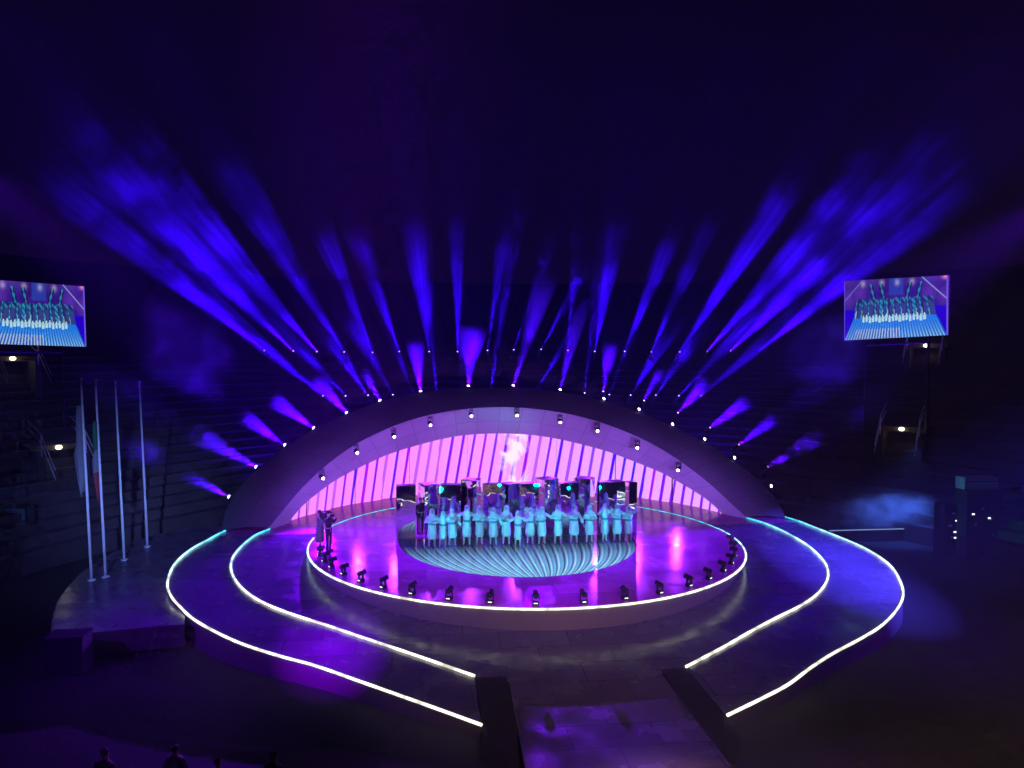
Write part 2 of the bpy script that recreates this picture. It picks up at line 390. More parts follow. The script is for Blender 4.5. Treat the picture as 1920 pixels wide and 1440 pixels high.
def skirt(name, pts, ztop, zbot, mat, inset=0.0, label=None):
    V = []; F = []
    n = len(pts)
    for i, (a, b_) in enumerate(pts):
        V.append((a, b_, ztop(b_) if callable(ztop) else ztop)); V.append((a * (1 - inset), b_ + inset * 6, zbot))
    for i in range(n - 1): F.append([2 * i, 2 * i + 2, 2 * i + 3, 2 * i + 1])
    o = mesh_obj(name, V, F, mat); tag(o, kind='structure', label=label)
    return o
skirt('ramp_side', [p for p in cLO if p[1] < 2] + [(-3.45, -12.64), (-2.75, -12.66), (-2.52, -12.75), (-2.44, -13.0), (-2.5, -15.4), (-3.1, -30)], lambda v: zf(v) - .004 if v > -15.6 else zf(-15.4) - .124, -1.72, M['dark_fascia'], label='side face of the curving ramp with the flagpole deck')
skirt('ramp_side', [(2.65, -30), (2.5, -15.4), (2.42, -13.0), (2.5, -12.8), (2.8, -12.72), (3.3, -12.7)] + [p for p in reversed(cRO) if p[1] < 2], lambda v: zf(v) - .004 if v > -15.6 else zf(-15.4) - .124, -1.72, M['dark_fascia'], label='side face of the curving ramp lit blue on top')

# flagpole deck
dk = [(-13.3, -7.95), (-14.6, -8.15), (-15.93, -8.4), (-17.3, -8.75), (-17.8, -7.7), (-18.25, -6.5), (-18.85, -4.7), (-19.2, -3.0), (-19.5, -1.0), (-19.55, 1.0), (-19.4, 3.0), (-19.1, 4.6), (-18.6, 5.9), (-17.4, 7.2), (-15, 7.6), (-14.6, 3.0), (-14.8, 0), (-14.7, -3), (-13.9, -5.6)]
deck = mesh_obj('flag_deck', [(a, b_, -.75) for a, b_ in dk], [list(range(len(dk)))[::-1]], M['deck'])
tag(deck, kind='structure', label='low dark deck carrying the four flagpoles')
ds = dk + [dk[0]]
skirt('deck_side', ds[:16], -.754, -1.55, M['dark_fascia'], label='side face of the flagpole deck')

# round stage
disc = empty('round_stage', (0, 0, -1.2))
tag(disc, 'round raised glossy stage with white light line along its front rim', 'stage')
na = 160
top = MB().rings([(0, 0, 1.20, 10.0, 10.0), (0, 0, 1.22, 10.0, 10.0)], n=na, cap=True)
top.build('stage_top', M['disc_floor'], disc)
w = MB().rings([(0, 0, -.1, 9.45, 9.45), (0, 0, .98, 9.92, 9.92), (0, 0, 1.195, 9.97, 9.97)], n=na, cap=False)
w.build('fascia', M['fascia'], disc, smooth=True)
lf = [(0, .25, 1.226)]
N_ = 60
for i in range(N_ + 1):
    a = R(180) + R(180) * i / N_
    lf.append((5.6 * math.cos(a) - .42, .35 + 6.6 * math.sin(a), 1.226))
mesh_obj('led_floor', lf, [[0, i, i + 1] for i in range(1, N_ + 1)], M['ledfloor'], disc)

def strip(name, pts, rad, parent, zoff=0.05, flat=None):
    mb = MB().tube([(a, b_, (zf(b_) if flat is None else flat) + zoff) for a, b_ in pts], rad, n=8, sx=1.0, sy=1.0)
    return mb.build(name, M['strip'], parent, smooth=True)
rimpts = [(10.03 * math.cos(R(a)), 10.03 * math.sin(R(a))) for a in np.arange(-186, 6.1, 1.5)]
strip('rim_light_line', rimpts, .045, disc, zoff=0.0, flat=1.21)
rb = [(10.0 * math.cos(R(a)), 10.0 * math.sin(R(a))) for a in np.arange(6.2, 173.9, 1.5)]
strip('rear_light_line', rb, .022, disc, zoff=0, flat=1.222)

def lstrip(pts, label):
    o = strip('light_strip', pts, .045, None)
    return tag(o, label, 'light strip', 'light strips edging the ramps')
lstrip(cLO, 'outer white light strip edging the ramp next to the flagpoles')
lstrip(cLI, 'inner white light strip of the ramp on the flagpole side')
lstrip(cRI, 'inner white light strip of the ramp away from the flagpoles')
lstrip(cRO, 'outer white light strip of the ramp farthest from the flagpoles')

# ---------------------------------------------------------------- arch shell
inner = [(12.40, 3.1, 0.0), (12.05, 3.75, .42), (11.2, 5.27, 1.45), (10.1, 6.75, 2.45), (8.9, 7.95, 3.28), (7.65, 8.9, 3.90), (5.8, 9.97, 4.58), (3.75, 10.68, 5.05), (1.25, 11.1, 5.33)]
outer = [(14.60, 3.0, 0.0), (14.75, 4.2, .63), (14.4, 6.1, 1.65), (13.6, 7.8, 2.52), (12.5, 9.45, 3.40), (11.05, 11.1, 4.25), (9.2, 12.55, 5.02), (7.2, 13.8, 5.68), (4.65, 14.75, 6.18), (1.5, 15.2, 6.42)]
ltop = [(11.66, 4.5, 0.0), (11.35, 5.24, .42), (10.9, 6.12, .82), (10.2, 7.23, 1.27), (9.35, 8.3, 1.74), (7.65, 9.89, 2.39), (6.4, 10.74, 2.80), (4.2, 11.77, 3.30), (2.4, 12.27, 3.58), (0.8, 12.47, 3.68)]
def full(half, n=64):
    c = spline(half + [(-a, b_, z) for a, b_, z in reversed(half)], 10)
    # resample by length
    d = [0]
    for i in range(1, len(c)): d.append(d[-1] + (c[i] - c[i - 1]).length)
    out = []
    for k in range(n + 1):
        t = d[-1] * k / n
        i = max(j for j in range(len(d)) if d[j] <= t + 1e-9); i = min(i, len(c) - 2)
        q = (t - d[i]) / max(1e-9, d[i + 1] - d[i]); out.append(c[i].lerp(c[i + 1], q))
    return out
fi, fo, ft = full(inner), full(outer), full(ltop)
arch = empty('arch_shell', (0, 3, 0)); tag(arch, 'low white arch shell spanning the back of the stage', 'arch')
def loft(name, A, B, mat, parent, sub=4, bulge=0.0, loc=Vector((0, 0, 0))):
    V = []; F = []; n = len(A)
    for j in range(sub + 1):
        t = j / sub
        for i in range(n):
            p = A[i].lerp(B[i], t); p = p + Vector((0, 0, bulge * math.sin(math.pi * t))) - loc; V.append(p)
    for j in range(sub):
        for i in range(n - 1): F.append([j * n + i, j * n + i + 1, (j + 1) * n + i + 1, (j + 1) * n + i])
    o = mesh_obj(name, V, F, mat, parent, smooth=True)
    ul = o.data.uv_layers.new(name='panel')
    for lp in o.data.loops: ul.data[lp.index].uv = ((lp.vertex_index % n) / (n - 1) * 24, (lp.vertex_index // n) / sub * 2)
    return o
def joints(mt):
    N, L = mt.node_tree.nodes, mt.node_tree.links; P = N['Principled BSDF']
    uvn = N.new('ShaderNodeUVMap'); uvn.uv_map = 'panel'; br = N.new('ShaderNodeTexBrick'); br.offset = 0.0
    for k, v in (('Scale', 1.0), ('Brick Width', 1.0), ('Row Height', 1.0), ('Mortar Size', .012), ('Mortar Smooth', .3)): br.inputs[k].default_value = v
    br.inputs['Color1'].default_value = (1, 1, 1, 1); br.inputs['Color2'].default_value = (.86, .86, .88, 1); br.inputs['Mortar'].default_value = (.45, .45, .45, 1)
    L.new(uvn.outputs[0], br.inputs['Vector'])
    src = P.inputs['Base Color'].links[0].from_socket; mx = N.new('ShaderNodeMix'); mx.data_type = 'RGBA'; mx.blend_type = 'MULTIPLY'; mx.inputs[0].default_value = 1
    L.new(src, mx.inputs[6]); L.new(br.outputs[0], mx.inputs[7]); L.new(mx.outputs[2], P.inputs['Base Color'])
joints(M['soffit']); joints(M['shell_top'])
AL = Vector((0, 3, 0))
lip = [p + Vector((0, -.02, .10)) for p in fi]
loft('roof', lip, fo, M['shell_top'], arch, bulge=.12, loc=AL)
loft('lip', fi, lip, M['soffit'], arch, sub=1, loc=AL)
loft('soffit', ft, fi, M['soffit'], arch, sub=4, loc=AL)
ob = [Vector((p.x * 1.02, p.y + .05, -1.7)) for p in fo]
loft('rear_wall', fo, ob, M['blackmatte'], arch, sub=1, loc=AL)

# ---------------------------------------------------------------- LED wall, flat panels side by side
wall = empty('led_wall', (0, 12, 0)); tag(wall, 'curved pink screen wall with leaning purple bars under the arch', 'screen wall')
def ztop_at(ang):
    # height of the soffit's lower edge at that bearing
    best = None
    for i in range(len(ft) - 1):
        a0 = math.atan2(ft[i].y, ft[i].x); a1 = math.atan2(ft[i + 1].y, ft[i + 1].x)
        if min(a0, a1) <= ang <= max(a0, a1):
            t = (ang - a0) / (a1 - a0) if abs(a1 - a0) > 1e-9 else 0
            return ft[i].z + (ft[i + 1].z - ft[i].z) * t
    return 0.0
npan = 16; a0, a1 = R(21.2), R(158.8); RW = 12.6
for k in range(npan):
    b0 = a0 + (a1 - a0) * k / npan; b1 = a0 + (a1 - a0) * (k + 1) / npan
    off = .10 * (k % 2)
    P0 = Vector(((RW + off) * math.cos(b0), (RW + off) * math.sin(b0), 0)); P1 = Vector(((RW + .05 + off) * math.cos(b1), (RW + .05 + off) * math.sin(b1), 0))
    me = bpy.data.meshes.new('screen_panel'); V = []; F = []; UV = []
    nc = 8
    for i in range(nc + 1):
        t = i / nc; p = P0.lerp(P1, t); an = b0 + (b1 - b0) * t
        zt = max(.01, ztop_at(an) + .06)
        V += [(p.x, p.y - 12, .0), (p.x, p.y - 12, zt)]
        UV += [((math.pi / 2 - an) * RW, 0), ((math.pi / 2 - an) * RW, zt)]
    for i in range(nc): F.append([2 * i, 2 * i + 1, 2 * i + 3, 2 * i + 2])
    # cabinet behind
    m0 = len(V)
    for i in range(nc + 1):
        x, y, z = V[2 * i]; q = 1 + .12 / RW
        V += [(x * q, (y + 12) * q - 12, 0), (x * q, (y + 12) * q - 12, V[2 * i + 1][2])]; UV += [UV[2 * i], UV[2 * i + 1]]
    me.from_pydata(V, [], F); me.update()
    ul = me.uv_layers.new(name='metres')
    for lp in me.loops: ul.data[lp.index].uv = UV[lp.vertex_index]
    o = link('screen_panel', me, M['ledwall'], wall)
    cab = MB(); 
    ff = [[m0 + 2 * i, m0 + 2 * i + 2, m0 + 2 * i + 3, m0 + 2 * i + 1] for i in range(nc)] + [[2 * i + 1, m0 + 2 * i + 1, m0 + 2 * i + 3, 2 * i + 3] for i in range(nc)] + [[0, m0, m0 + 1, 1], [2 * nc, 2 * nc + 1, m0 + 2 * nc + 1, m0 + 2 * nc]]
    cab.add(V, ff); cab.build('cabinet', M['black'], o)

# ---------------------------------------------------------------- seating tiers
tiers = empty('seating_tiers', (0, -20, -1.7)); tag(tiers, kind='structure', label='stone seating tiers rising around the arena')
NR = 34
def ell(off, ang): return ((28 + off) * math.cos(ang), (40 + off) * math.sin(ang))
ANG = [R(-12) + R(204) * i / 96 for i in range(97)]
for r_ in range(NR):
    o0, o1 = .7 * r_, .7 * (r_ + 1); z0 = 1.0 + .5 * r_; z1 = z0 - (.5 if r_ else 1.0)
    V = []; F = []
    for a in ANG:
        x, y = ell(o0, a); x1, y1 = ell(o1, a)
        V += [(x, y, z1), (x, y, z0), (x1, y1, z0)]
    for i in range(len(ANG) - 1):
        F.append([3 * i, 3 * i + 1, 3 * i + 4, 3 * i + 3]); F.append([3 * i + 1, 3 * i + 2, 3 * i + 5, 3 * i + 4])
    mesh_obj('seat_row', V, F, M['stone'], tiers)
def tier_z(off): return -.7 + .5 * math.floor(off / .7)

# ---------------------------------------------------------------- light fixtures
base_me = MB().box((0, 0, .09), (.34, .30, .18)).mesh('base'); base_me.materials.append(M['black'])
yk = MB().box((-.17, 0, .36), (.04, .12, .38)).box((.17, 0, .36), (.04, .12, .38)).box((0, 0, .19), (.38, .14, .04))
yoke_me = yk.mesh('yoke'); yoke_me.materials.append(M['black'])
hd = MB().tube([(0, 0, -.22), (0, 0, -.18), (0, 0, -.05), (0, 0, .14), (0, 0, .27), (0, 0, .30)], [.09, .13, .145, .125, .15, .145], n=16)
head_me = hd.mesh('head', True); head_me.materials.append(M['black'])
def lens_mesh(r, bulge, mat):
    mb = MB().rings([(0, 0, .285 + bulge * math.sin(t), r * math.cos(t), r * math.cos(t)) for t in (0, .4, .8, 1.2, 1.5)], n=14)
    me = mb.mesh('lens', True); me.materials.append(mat); return me
lens_big = lens_mesh(.095, .075, M['lens']); lens_sm = lens_mesh(.06, .05, M['lens_small']); lens_wm = lens_mesh(.10, .07, M['lens_warm'])

def fixture(loc, d, label, group, lens, hang=False, name='moving_light', scale=1.0, cat='stage light'):
    root = empty(name, loc); tag(root, label, cat, group)
    d = Vector(d).normalized(); s = -1 if hang else 1
    root.scale = (scale,) * 3
    fl = math.atan2(d.y, d.x) + math.pi / 2
    b_ = link('base', base_me, None, root); y_ = link('yoke', yoke_me, None, root)
    if hang:
        b_.rotation_euler = (math.pi, 0, 0); y_.rotation_euler = (math.pi, 0, 0)
    h = link('head', head_me, None, root, (0, 0, .50 * s)); h.rotation_mode = 'QUATERNION'; h.rotation_quaternion = d.to_track_quat('Z', 'Y')
    link('lens', lens, None, h)
    return root, h, Vector(loc) + Vector((0, 0, .50 * s * scale)) + d * .42 * scale

def spot(loc, d, half, energy, colr, blend=.5, radius=.05, parent=None):
    ld = bpy.data.lights.new('beam_or_fill_lamp', 'SPOT'); ld.energy = energy; ld.color = colr; ld.spot_size = 2 * half; ld.spot_blend = blend
    ld.shadow_soft_size = radius
    o = bpy.data.objects.new('beam_or_fill_lamp', ld); col.objects.link(o)
    o.rotation_mode = 'QUATERNION'; o.rotation_quaternion = Vector(d).to_track_quat('-Z', 'Y'); o.location = loc
    if parent is not None:
        o.parent = parent; o.matrix_parent_inverse = Matrix.Translation(parent.location).inverted() if parent.scale[0] == 1 else (Matrix.Translation(parent.location) @ Matrix.Diagonal((*parent.scale, 1))).inverted()
    return o

smoke = empty('smoke', (0, 10, 0)); tag(smoke, 'blue stage smoke caught in the light beams above the arch', 'smoke', kind='stuff')
M['smoke_puff'] = smoke_mat('smoke_puff', .26, .46, .68, .15, .42, 1.0, 0.0, 2.0)
pm_ = MB().ball((0, 0, 0), (1, 1, 1), 16, 10).mesh('smoke_puff'); pm_.materials.append(M['smoke_puff']); puff_mesh = pm_
nd = M['smoke_puff'].node_tree
_tc = [n for n in nd.nodes if n.type == 'TEX_COORD'][0]; _ln = nd.nodes.new('ShaderNodeVectorMath'); _ln.operation = 'LENGTH'; nd.links.new(_tc.outputs['Object'], _ln.inputs[0])
_mr = [n for n in nd.nodes if n.type == 'MAP_RANGE' and n.interpolation_type == 'SMOOTHSTEP'][0]; _mr.inputs[1].default_value = 1.0; _mr.inputs[2].default_value = .1
nd.links.new(_ln.outputs['Value'], _mr.inputs[0])
def disk(loc, d, half, energy, colr, rad, parent, widen=1.15):
    ld = bpy.data.lights.new('beam_or_fill_lamp', 'AREA'); ld.shape = 'DISK'; ld.size = rad * 2; ld.spread = 2 * half * widen; ld.color = colr
    ld.energy = energy / 4 * math.sin(half) ** 2
    o = bpy.data.objects.new('beam_or_fill_lamp', ld); col.objects.link(o)
    o.rotation_mode = 'QUATERNION'; o.rotation_quaternion = Vector(d).to_track_quat('-Z', 'Y'); o.location = loc
    if parent is not None: o.parent = parent; o.matrix_parent_inverse = Matrix.Translation(parent.location).inverted()
def beam(loc, d, half, length, energy, colr, key, parent, puffs=(), lens_r=.09):
    d = Vector(d).normalized()
    disk(loc, d, half, energy, colr, lens_r, parent)
    rr = length * math.tan(half) + lens_r
    rows = [(0, 0, t, (lens_r + (rr - lens_r) * t) / rr, (lens_r + (rr - lens_r) * t) / rr) for t in (0, .3, .6, 1.0)]
    me = MB().rings(rows, n=20).mesh('lit_smoke'); me.materials.append(M[key])  # smoke put only inside the lamp's cone, so it draws the beam
    o = link('lit_smoke', me, None, smoke)
    q = d.to_track_quat('Z', 'Y')
    mw = Matrix.Translation(Vector(loc) - smoke.location) @ q.to_matrix().to_4x4() @ Matrix.Diagonal((rr, rr, length, 1))
    o.matrix_local = mw
    for t0, sz in puffs:
        o2 = link('smoke_puff', puff_mesh, None, smoke); rr = (t0 + sz / 2) * math.tan(half) * 1.25
        o2.matrix_local = Matrix.Translation(Vector(loc) + d * (t0 + sz / 2) - smoke.location) @ q.to_matrix().to_4x4() @ Matrix.Diagonal((rr * 1.1, rr * 1.1, sz / 2, 1))

BLUE = (.030, .0, 1.0); VIO = (.05, .0, 1.0)
def img_dir(dx, dy, lean): # fan direction across the back of the arena, with a lean towards the audience
    k = math.hypot(dx, dy); return Vector((dx / k, -lean, dy / k))

# row on the crest of the arch
A = [(-14.75, 5.36, 1.24), (-13.82, 7.64, 2.44), (-12.58, 9.49, 3.41), (-11.15, 11.04, 4.23), (-9.35, 12.5, 5.0), (-7.38, 13.78, 5.67), (-4.81, 14.77, 6.2), (-1.65, 15.39, 6.52), (1.37, 15.45, 6.55), (4.49, 14.95, 6.29), (7.31, 14.03, 5.81), (9.37, 12.84, 5.18), (11.11, 11.25, 4.34), (12.66, 9.74, 3.55), (13.85, 7.97, 2.62), (15.0, 5.51, 1.32)]
Ab = [(-112, 70, 2.6, 10, .5), (-275, 180, 4.0, 9.5, 1), (-178, 140, 3.0, 10, 1), (-162, 125, 3.0, 10.5, 1), (-113, 133, 3.0, 12, 1), (-67, 130, 2.4, 10, .6), (-32, 280, 3.4, 11, 1), (18, 346, 4.0, 15, 1.1), (95, 343, 8, 6, .9), (60, 300, 6, 6, .6), (113, 133, 0, 0, 0), (160, 120, 0, 0, 0), (190, 120, 0, 0, 0), (220, 120, 0, 0, 0), (240, 120, 0, 0, 0), (240, 100, 0, 0, 0)]
for i, (p, bm_) in enumerate(zip(A, Ab)):
    d = img_dir(bm_[0], bm_[1], .18 if i < 10 else .9)
    p = Vector(p) - Vector((0, 0, .5)) - d * .25
    nth = ('%s on the arch crest from the flagpole-side foot' % ORD[i]) if i < 8 else ('%s on the arch crest from the foot away from the flagpoles' % ORD[15 - i])
    root, h, tip = fixture(p, d, 'black stage light, ' + nth, 'stage lights on the arch crest', lens_big)
    if bm_[2]: beam(tip, d, R(bm_[3]), bm_[2], 15000 * bm_[4], VIO, 'smoke_near', root, {0: [(3.0, 3)], 1: [(4.2, 6.5)], 2: [(3.4, 7.0)], 3: [(5.0, 7.0)]}.get(i, ()))

# lights on stands beyond the arch
stand_me = None
A2 = [(7.69, 15.85, 6.13), (10.25, 14.79, 5.57), (12.15, 13.4, 4.84), (13.74, 11.79, 4.0), (14.96, 10.07, 3.09), (15.9, 8.01, 2.0)]
A2b = [(32, 280, 3.4, 11, 1), (67, 130, 2.4, 10, .6), (113, 133, 3.0, 12, 1), (162, 125, 3.0, 10.5, 1), (178, 140, 3.0, 10, 1), (275, 180, 4.0, 9.5, .6)]
for i, (p, bm_) in enumerate(zip(A2, A2b)):
    d = img_dir(bm_[0], bm_[1], .18)
    p = Vector(p) - Vector((0, 0, .5)) - d * .25
    root, h, tip = fixture(p, d, 'stage light on a tall stand behind the arch, %s from the crest outward' % ORD[i], 'stage lights on stands behind the arch', lens_sm)
    MB().tube([(0, 0, 0), (0, 0, -1.7 - p.z)], .035, n=8).build('stand_pole', M['black'], root)
    for a in (90, 210, 330):
        MB().tube([(0, 0, -.9 - p.z), (.6 * math.cos(R(a)), .6 * math.sin(R(a)), -1.69 - p.z)], .02, n=6).build('stand_leg', M['black'], root)
    beam(tip, d, R(bm_[3]), bm_[2], 15000 * bm_[4], VIO, 'smoke_near', root, {5: [(4.4, 5.0)], 4: [(3.4, 7.0)], 3: [(5.0, 7.0)]}.get(i, ()))

# upper row on the tiers
B = [(-16.94, 27.2, 8.79), (-14.91, 28.52, 8.76), (-13.16, 29.49, 8.72), (-11.04, 30.5, 8.69), (-8.73, 31.37, 8.66), (-6.47, 32.02, 8.76), (-3.87, 32.52, 8.75), (-1.36, 32.77, 8.77), (1.31, 32.77, 8.9), (3.64, 32.55, 8.97), (6.04, 32.12, 9.03), (8.38, 31.49, 8.95), (10.62, 30.67, 8.87), (13.02, 29.57, 8.89), (15.06, 28.43, 8.86), (17.11, 27.08, 8.88), (18.96, 25.68, 8.94), (20.45, 24.4, 8.99), (22.17, 22.77, 9.05)]
Bb = [(-360, 300, 22, 5.6), (-350, 365, 25, 6.0), (-325, 385, 23, 6.2), (-205, 345, 19, 5.8), (-146, 366, 13, 5.6), (-128, 360, 12, 6), (-50, 360, 12, 6.6), (-6, 360, 12, 4.6), (38, 294, 12, 4.2), (90, 290, 11, 4.2), (99, 188, 10, 4.2), (10, 300, 12, 3.6), (50, 360, 12, 6.6), (128, 360, 12, 6), (146, 366, 13, 5.6), (205, 345, 19, 5.8), (325, 385, 23, 6.2), (350, 365, 25, 6.0), (360, 300, 22, 5.6)]
for i, (p, bm_) in enumerate(zip(B, Bb)):
    d = img_dir(bm_[0], bm_[1], .10 + .08 * (i % 2))
    p = Vector(p) - Vector((0, 0, .5)) - d * .25
    nth = ('%s from the flagpole side' % ORD[i]) if i < 10 else ('%s from the end away from the flagpoles' % ORD[18 - i])
    root, h, tip = fixture(p, d, 'small beam light in the upper row, ' + nth, 'beam lights in the upper row', lens_sm)
    MB().tube([(0, 0, 0), (0, 0, -1.6)], .03, n=6).build('stand_pole', M['black'], root)
    e_ = 100000 * (bm_[2] / 15) ** 1.5
    beam(tip, d, R(bm_[3]), bm_[2], e_, BLUE, 'smoke_far', root, lens_r=.06)

# lower row on the tiers
Cr = [(-12.12, 24.65, 5.34), (-10.5, 25.51, 5.28), (-8.81, 26.26, 5.28), (-6.88, 26.95, 5.28), (-5.19, 27.4, 5.25), (-3.31, 27.76, 5.27), (-1.23, 27.97, 5.35), (1.09, 27.97, 5.48), (4.88, 27.47, 5.46), (8.75, 26.28, 5.44), (10.61, 25.45, 5.35), (12.16, 24.62, 5.36), (13.91, 23.53, 5.42), (15.42, 22.44, 5.44), (16.78, 21.33, 5.5)]
Cb = [(-295, 260, 22, 5), (-247, 280, 17, 5.5), (-168, 255, 8, 8), (-155, 282, 8, 7), (-78, 200, 7, 5), (-50, 448, 17, 4), (-12, 240, 16, 3), (52, 425, 17, 3.5), (165, 307, 13, 4), (22, 340, 15, 3), (63, 190, 7, 5), (155, 282, 8, 7), (168, 255, 8, 8), (247, 280, 17, 5.5), (295, 260, 22, 5)]
for i, (p, bm_) in enumerate(zip(Cr, Cb)):
    d = img_dir(bm_[0], bm_[1], .12 + .08 * (i % 2))
    p = Vector(p) - Vector((0, 0, .5)) - d * .25
    nth = ('%s from the flagpole side' % ORD[i]) if i < 8 else ('%s from the end away from the flagpoles' % ORD[14 - i])
    root, h, tip = fixture(p, d, 'small beam light in the lower row, ' + nth, 'beam lights in the lower row', lens_sm)
    MB().tube([(0, 0, 0), (0, 0, -1.6)], .03, n=6).build('stand_pole', M['black'], root)
    beam(tip, d, R(bm_[3]), bm_[2], 58000 * (bm_[2] / 12), BLUE, 'smoke_far', root, lens_r=.06)

# hidden blue fill lights added behind the arch to tint haze and tiers
for i, x in enumerate((-13, -4.5, 4.5, 13)):
    y = 19.0 - abs(x) * .35
    root, h, tip = fixture((x, y, -1.7), (x * .03, -.15, 1), 'added blue fill light hidden on the ground behind the arch, %s from the flagpole side' % ORD[i], 'added fill lights behind the arch', lens_sm, name='glow_fill_light')
    ld = bpy.data.lights.new('glow_fill_lamp', 'SPOT'); ld.energy = 15000; ld.color = (.05, .0, 1.0); ld.spot_size = R(150); ld.spot_blend = 1.0; ld.shadow_soft_size = .15
    lo = bpy.data.objects.new('glow_fill_lamp', ld); col.objects.link(lo); lo.parent = root; lo.location = (0, 0, 1.2); lo.rotation_euler = (math.pi, 0, 0)

# lights hung under the lip of the arch
S = [(-10.18, 6.12, 2.08), (-8.47, 7.83, 3.22), (-6.43, 8.97, 3.98), (-4.32, 9.84, 4.56), (-1.83, 10.55, 5.03), (0.97, 10.58, 5.05), (3.55, 10.0, 4.67), (5.7, 9.3, 4.2), (7.8, 7.97, 3.32), (9.75, 6.32, 2.22)]
for i, p in enumerate(S):
    aim = Vector((p[0] * .6, -3.0 if i not in (0, 9) else -1.5, 0)); d = aim - Vector(p)
    nth = ('%s from the arch foot near the flagpoles' % ORD[i]) if i < 5 else ('%s from the arch foot away from the flagpoles' % ORD[9 - i])
    root, h, tip = fixture(Vector(p) + Vector((0, 0, .42)), d, 'stage light hanging under the arch lip, ' + nth, 'stage lights under the arch lip', lens_wm, hang=True, scale=.78)
    spot(tip, d.normalized(), R(22), 1500, (.32, .02, 1.0), blend=1.0, parent=root)

# ---------------------------------------------------------------- moving lights along the front rim of the round stage
angs = [-167, -160.5, -154.5, -147.5, -140, -132.4, -124.2, -115.1, -105.9, -96.3, -86, -76.4, -67.2, -57.8, -49.6, -41.1, -33.6, -26.1, -19, -12.5]
for i, a in enumerate(angs):
    x, y = 9.55 * math.cos(R(a)), 9.55 * math.sin(R(a))
    inward = Vector((-math.cos(R(a)), -math.sin(R(a)), .2))
    nth = ('%s from the flagpole end' % ORD[i]) if i < 10 else ('%s from the far end' % ORD[19 - i])
    root, h, tip = fixture((x, y, .022), inward, 'black moving light on the round stage rim, ' + nth, 'moving lights on the stage rim', lens_sm if False else lens_mesh(.12, .03, M['black']), name='rim_light', scale=.68)
    root.rotation_euler = (0, 0, R(a) + math.pi / 2)
    h.rotation_quaternion = Vector((0, 1, .2)).normalized().to_track_quat('Z', 'Y')
    MB().box((0, -.155, .10), (.20, .012, .045)).build('front_panel', M['tinylight'], root)
# cyan light on the performers comes from the middle of the rim
for a, ax in ((-124.2, -3.6), (-105.9, -1.6), (-86, .2), (-76.4, 1.6), (-57.8, 3.6)):
    p = Vector((8.7 * math.cos(R(a)), 8.7 * math.sin(R(a)), 1.0)); d = Vector((ax, -1.1, 1.15)) - p
    disk(p, d.normalized(), R(12), 2000, (.0, .62, .72), .04, None)

for sx in (-1, 1):
    p = Vector((sx * 8.9, -.55, 1.25)); disk(p, (Vector((0, -.7, 1.0)) - p).normalized(), R(9), 4200, (.0, .64, .74), .08, None)  # added side lamps stand in for cyan light bounced off the mirrors

# ---------------------------------------------------------------- mirror columns
def mirror_column(x, y, w_, d_, h_, rz, label, group):
    root = empty('mirror_column', (x, y, .026), rz); tag(root, label, 'mirror column', group)
    MB().box((0, 0, h_ / 2 + .03), (w_ - .04, d_ - .04, h_ - .06)).build('core', M['black'], root)
    for s_, (px, py, ww, rr) in enumerate(((0, -d_ / 2, w_, 0), (w_ / 2, 0, d_, 90), (0, d_ / 2, w_, 180), (-w_ / 2, 0, d_, 270))):
        o = MB().box((0, 0, h_ / 2), (ww - .01, .012, h_)).build('mirror_panel', M['mirror'], root)
        o.location = (px, py, 0); o.rotation_euler = (0, 0, R(rr))
    MB().box((0, 0, h_ + .012), (w_, d_, .02)).build('top_cap', M['black'], root)
    return root
front = [(-5.66, .9, 3), (-3.54, .96, -4), (-1.55, .87, 2), (.23, .9, 0), (2.17, .89, 3), (4.11, .88, -3), (5.28, .42, 8)]
for i, (x, w_, rz) in enumerate(front):
    mirror_column(x, .40 + w_ / 2 * 0.5, w_, .46, 2.52, R(rz), 'front-row mirror column, %s from the flagpole side' % ORD[i], 'mirror columns in the front row')
backr = [(-4.55, .80, 24), (-2.45, .80, -22), (-.55, .70, 32), (1.35, .85, 26), (3.25, .85, -28), (4.95, .7, 20)]
for i, (x, w_, rz) in enumerate(backr):
    mirror_column(x, 1.9 + .15 * (i % 2), w_, w_, (2.34, 2.5, 2.3, 2.5, 2.52, 2.3)[i], R(rz), 'back-row mirror column turned at an angle, %s from the flagpole side' % ORD[i], 'mirror columns in the back row')

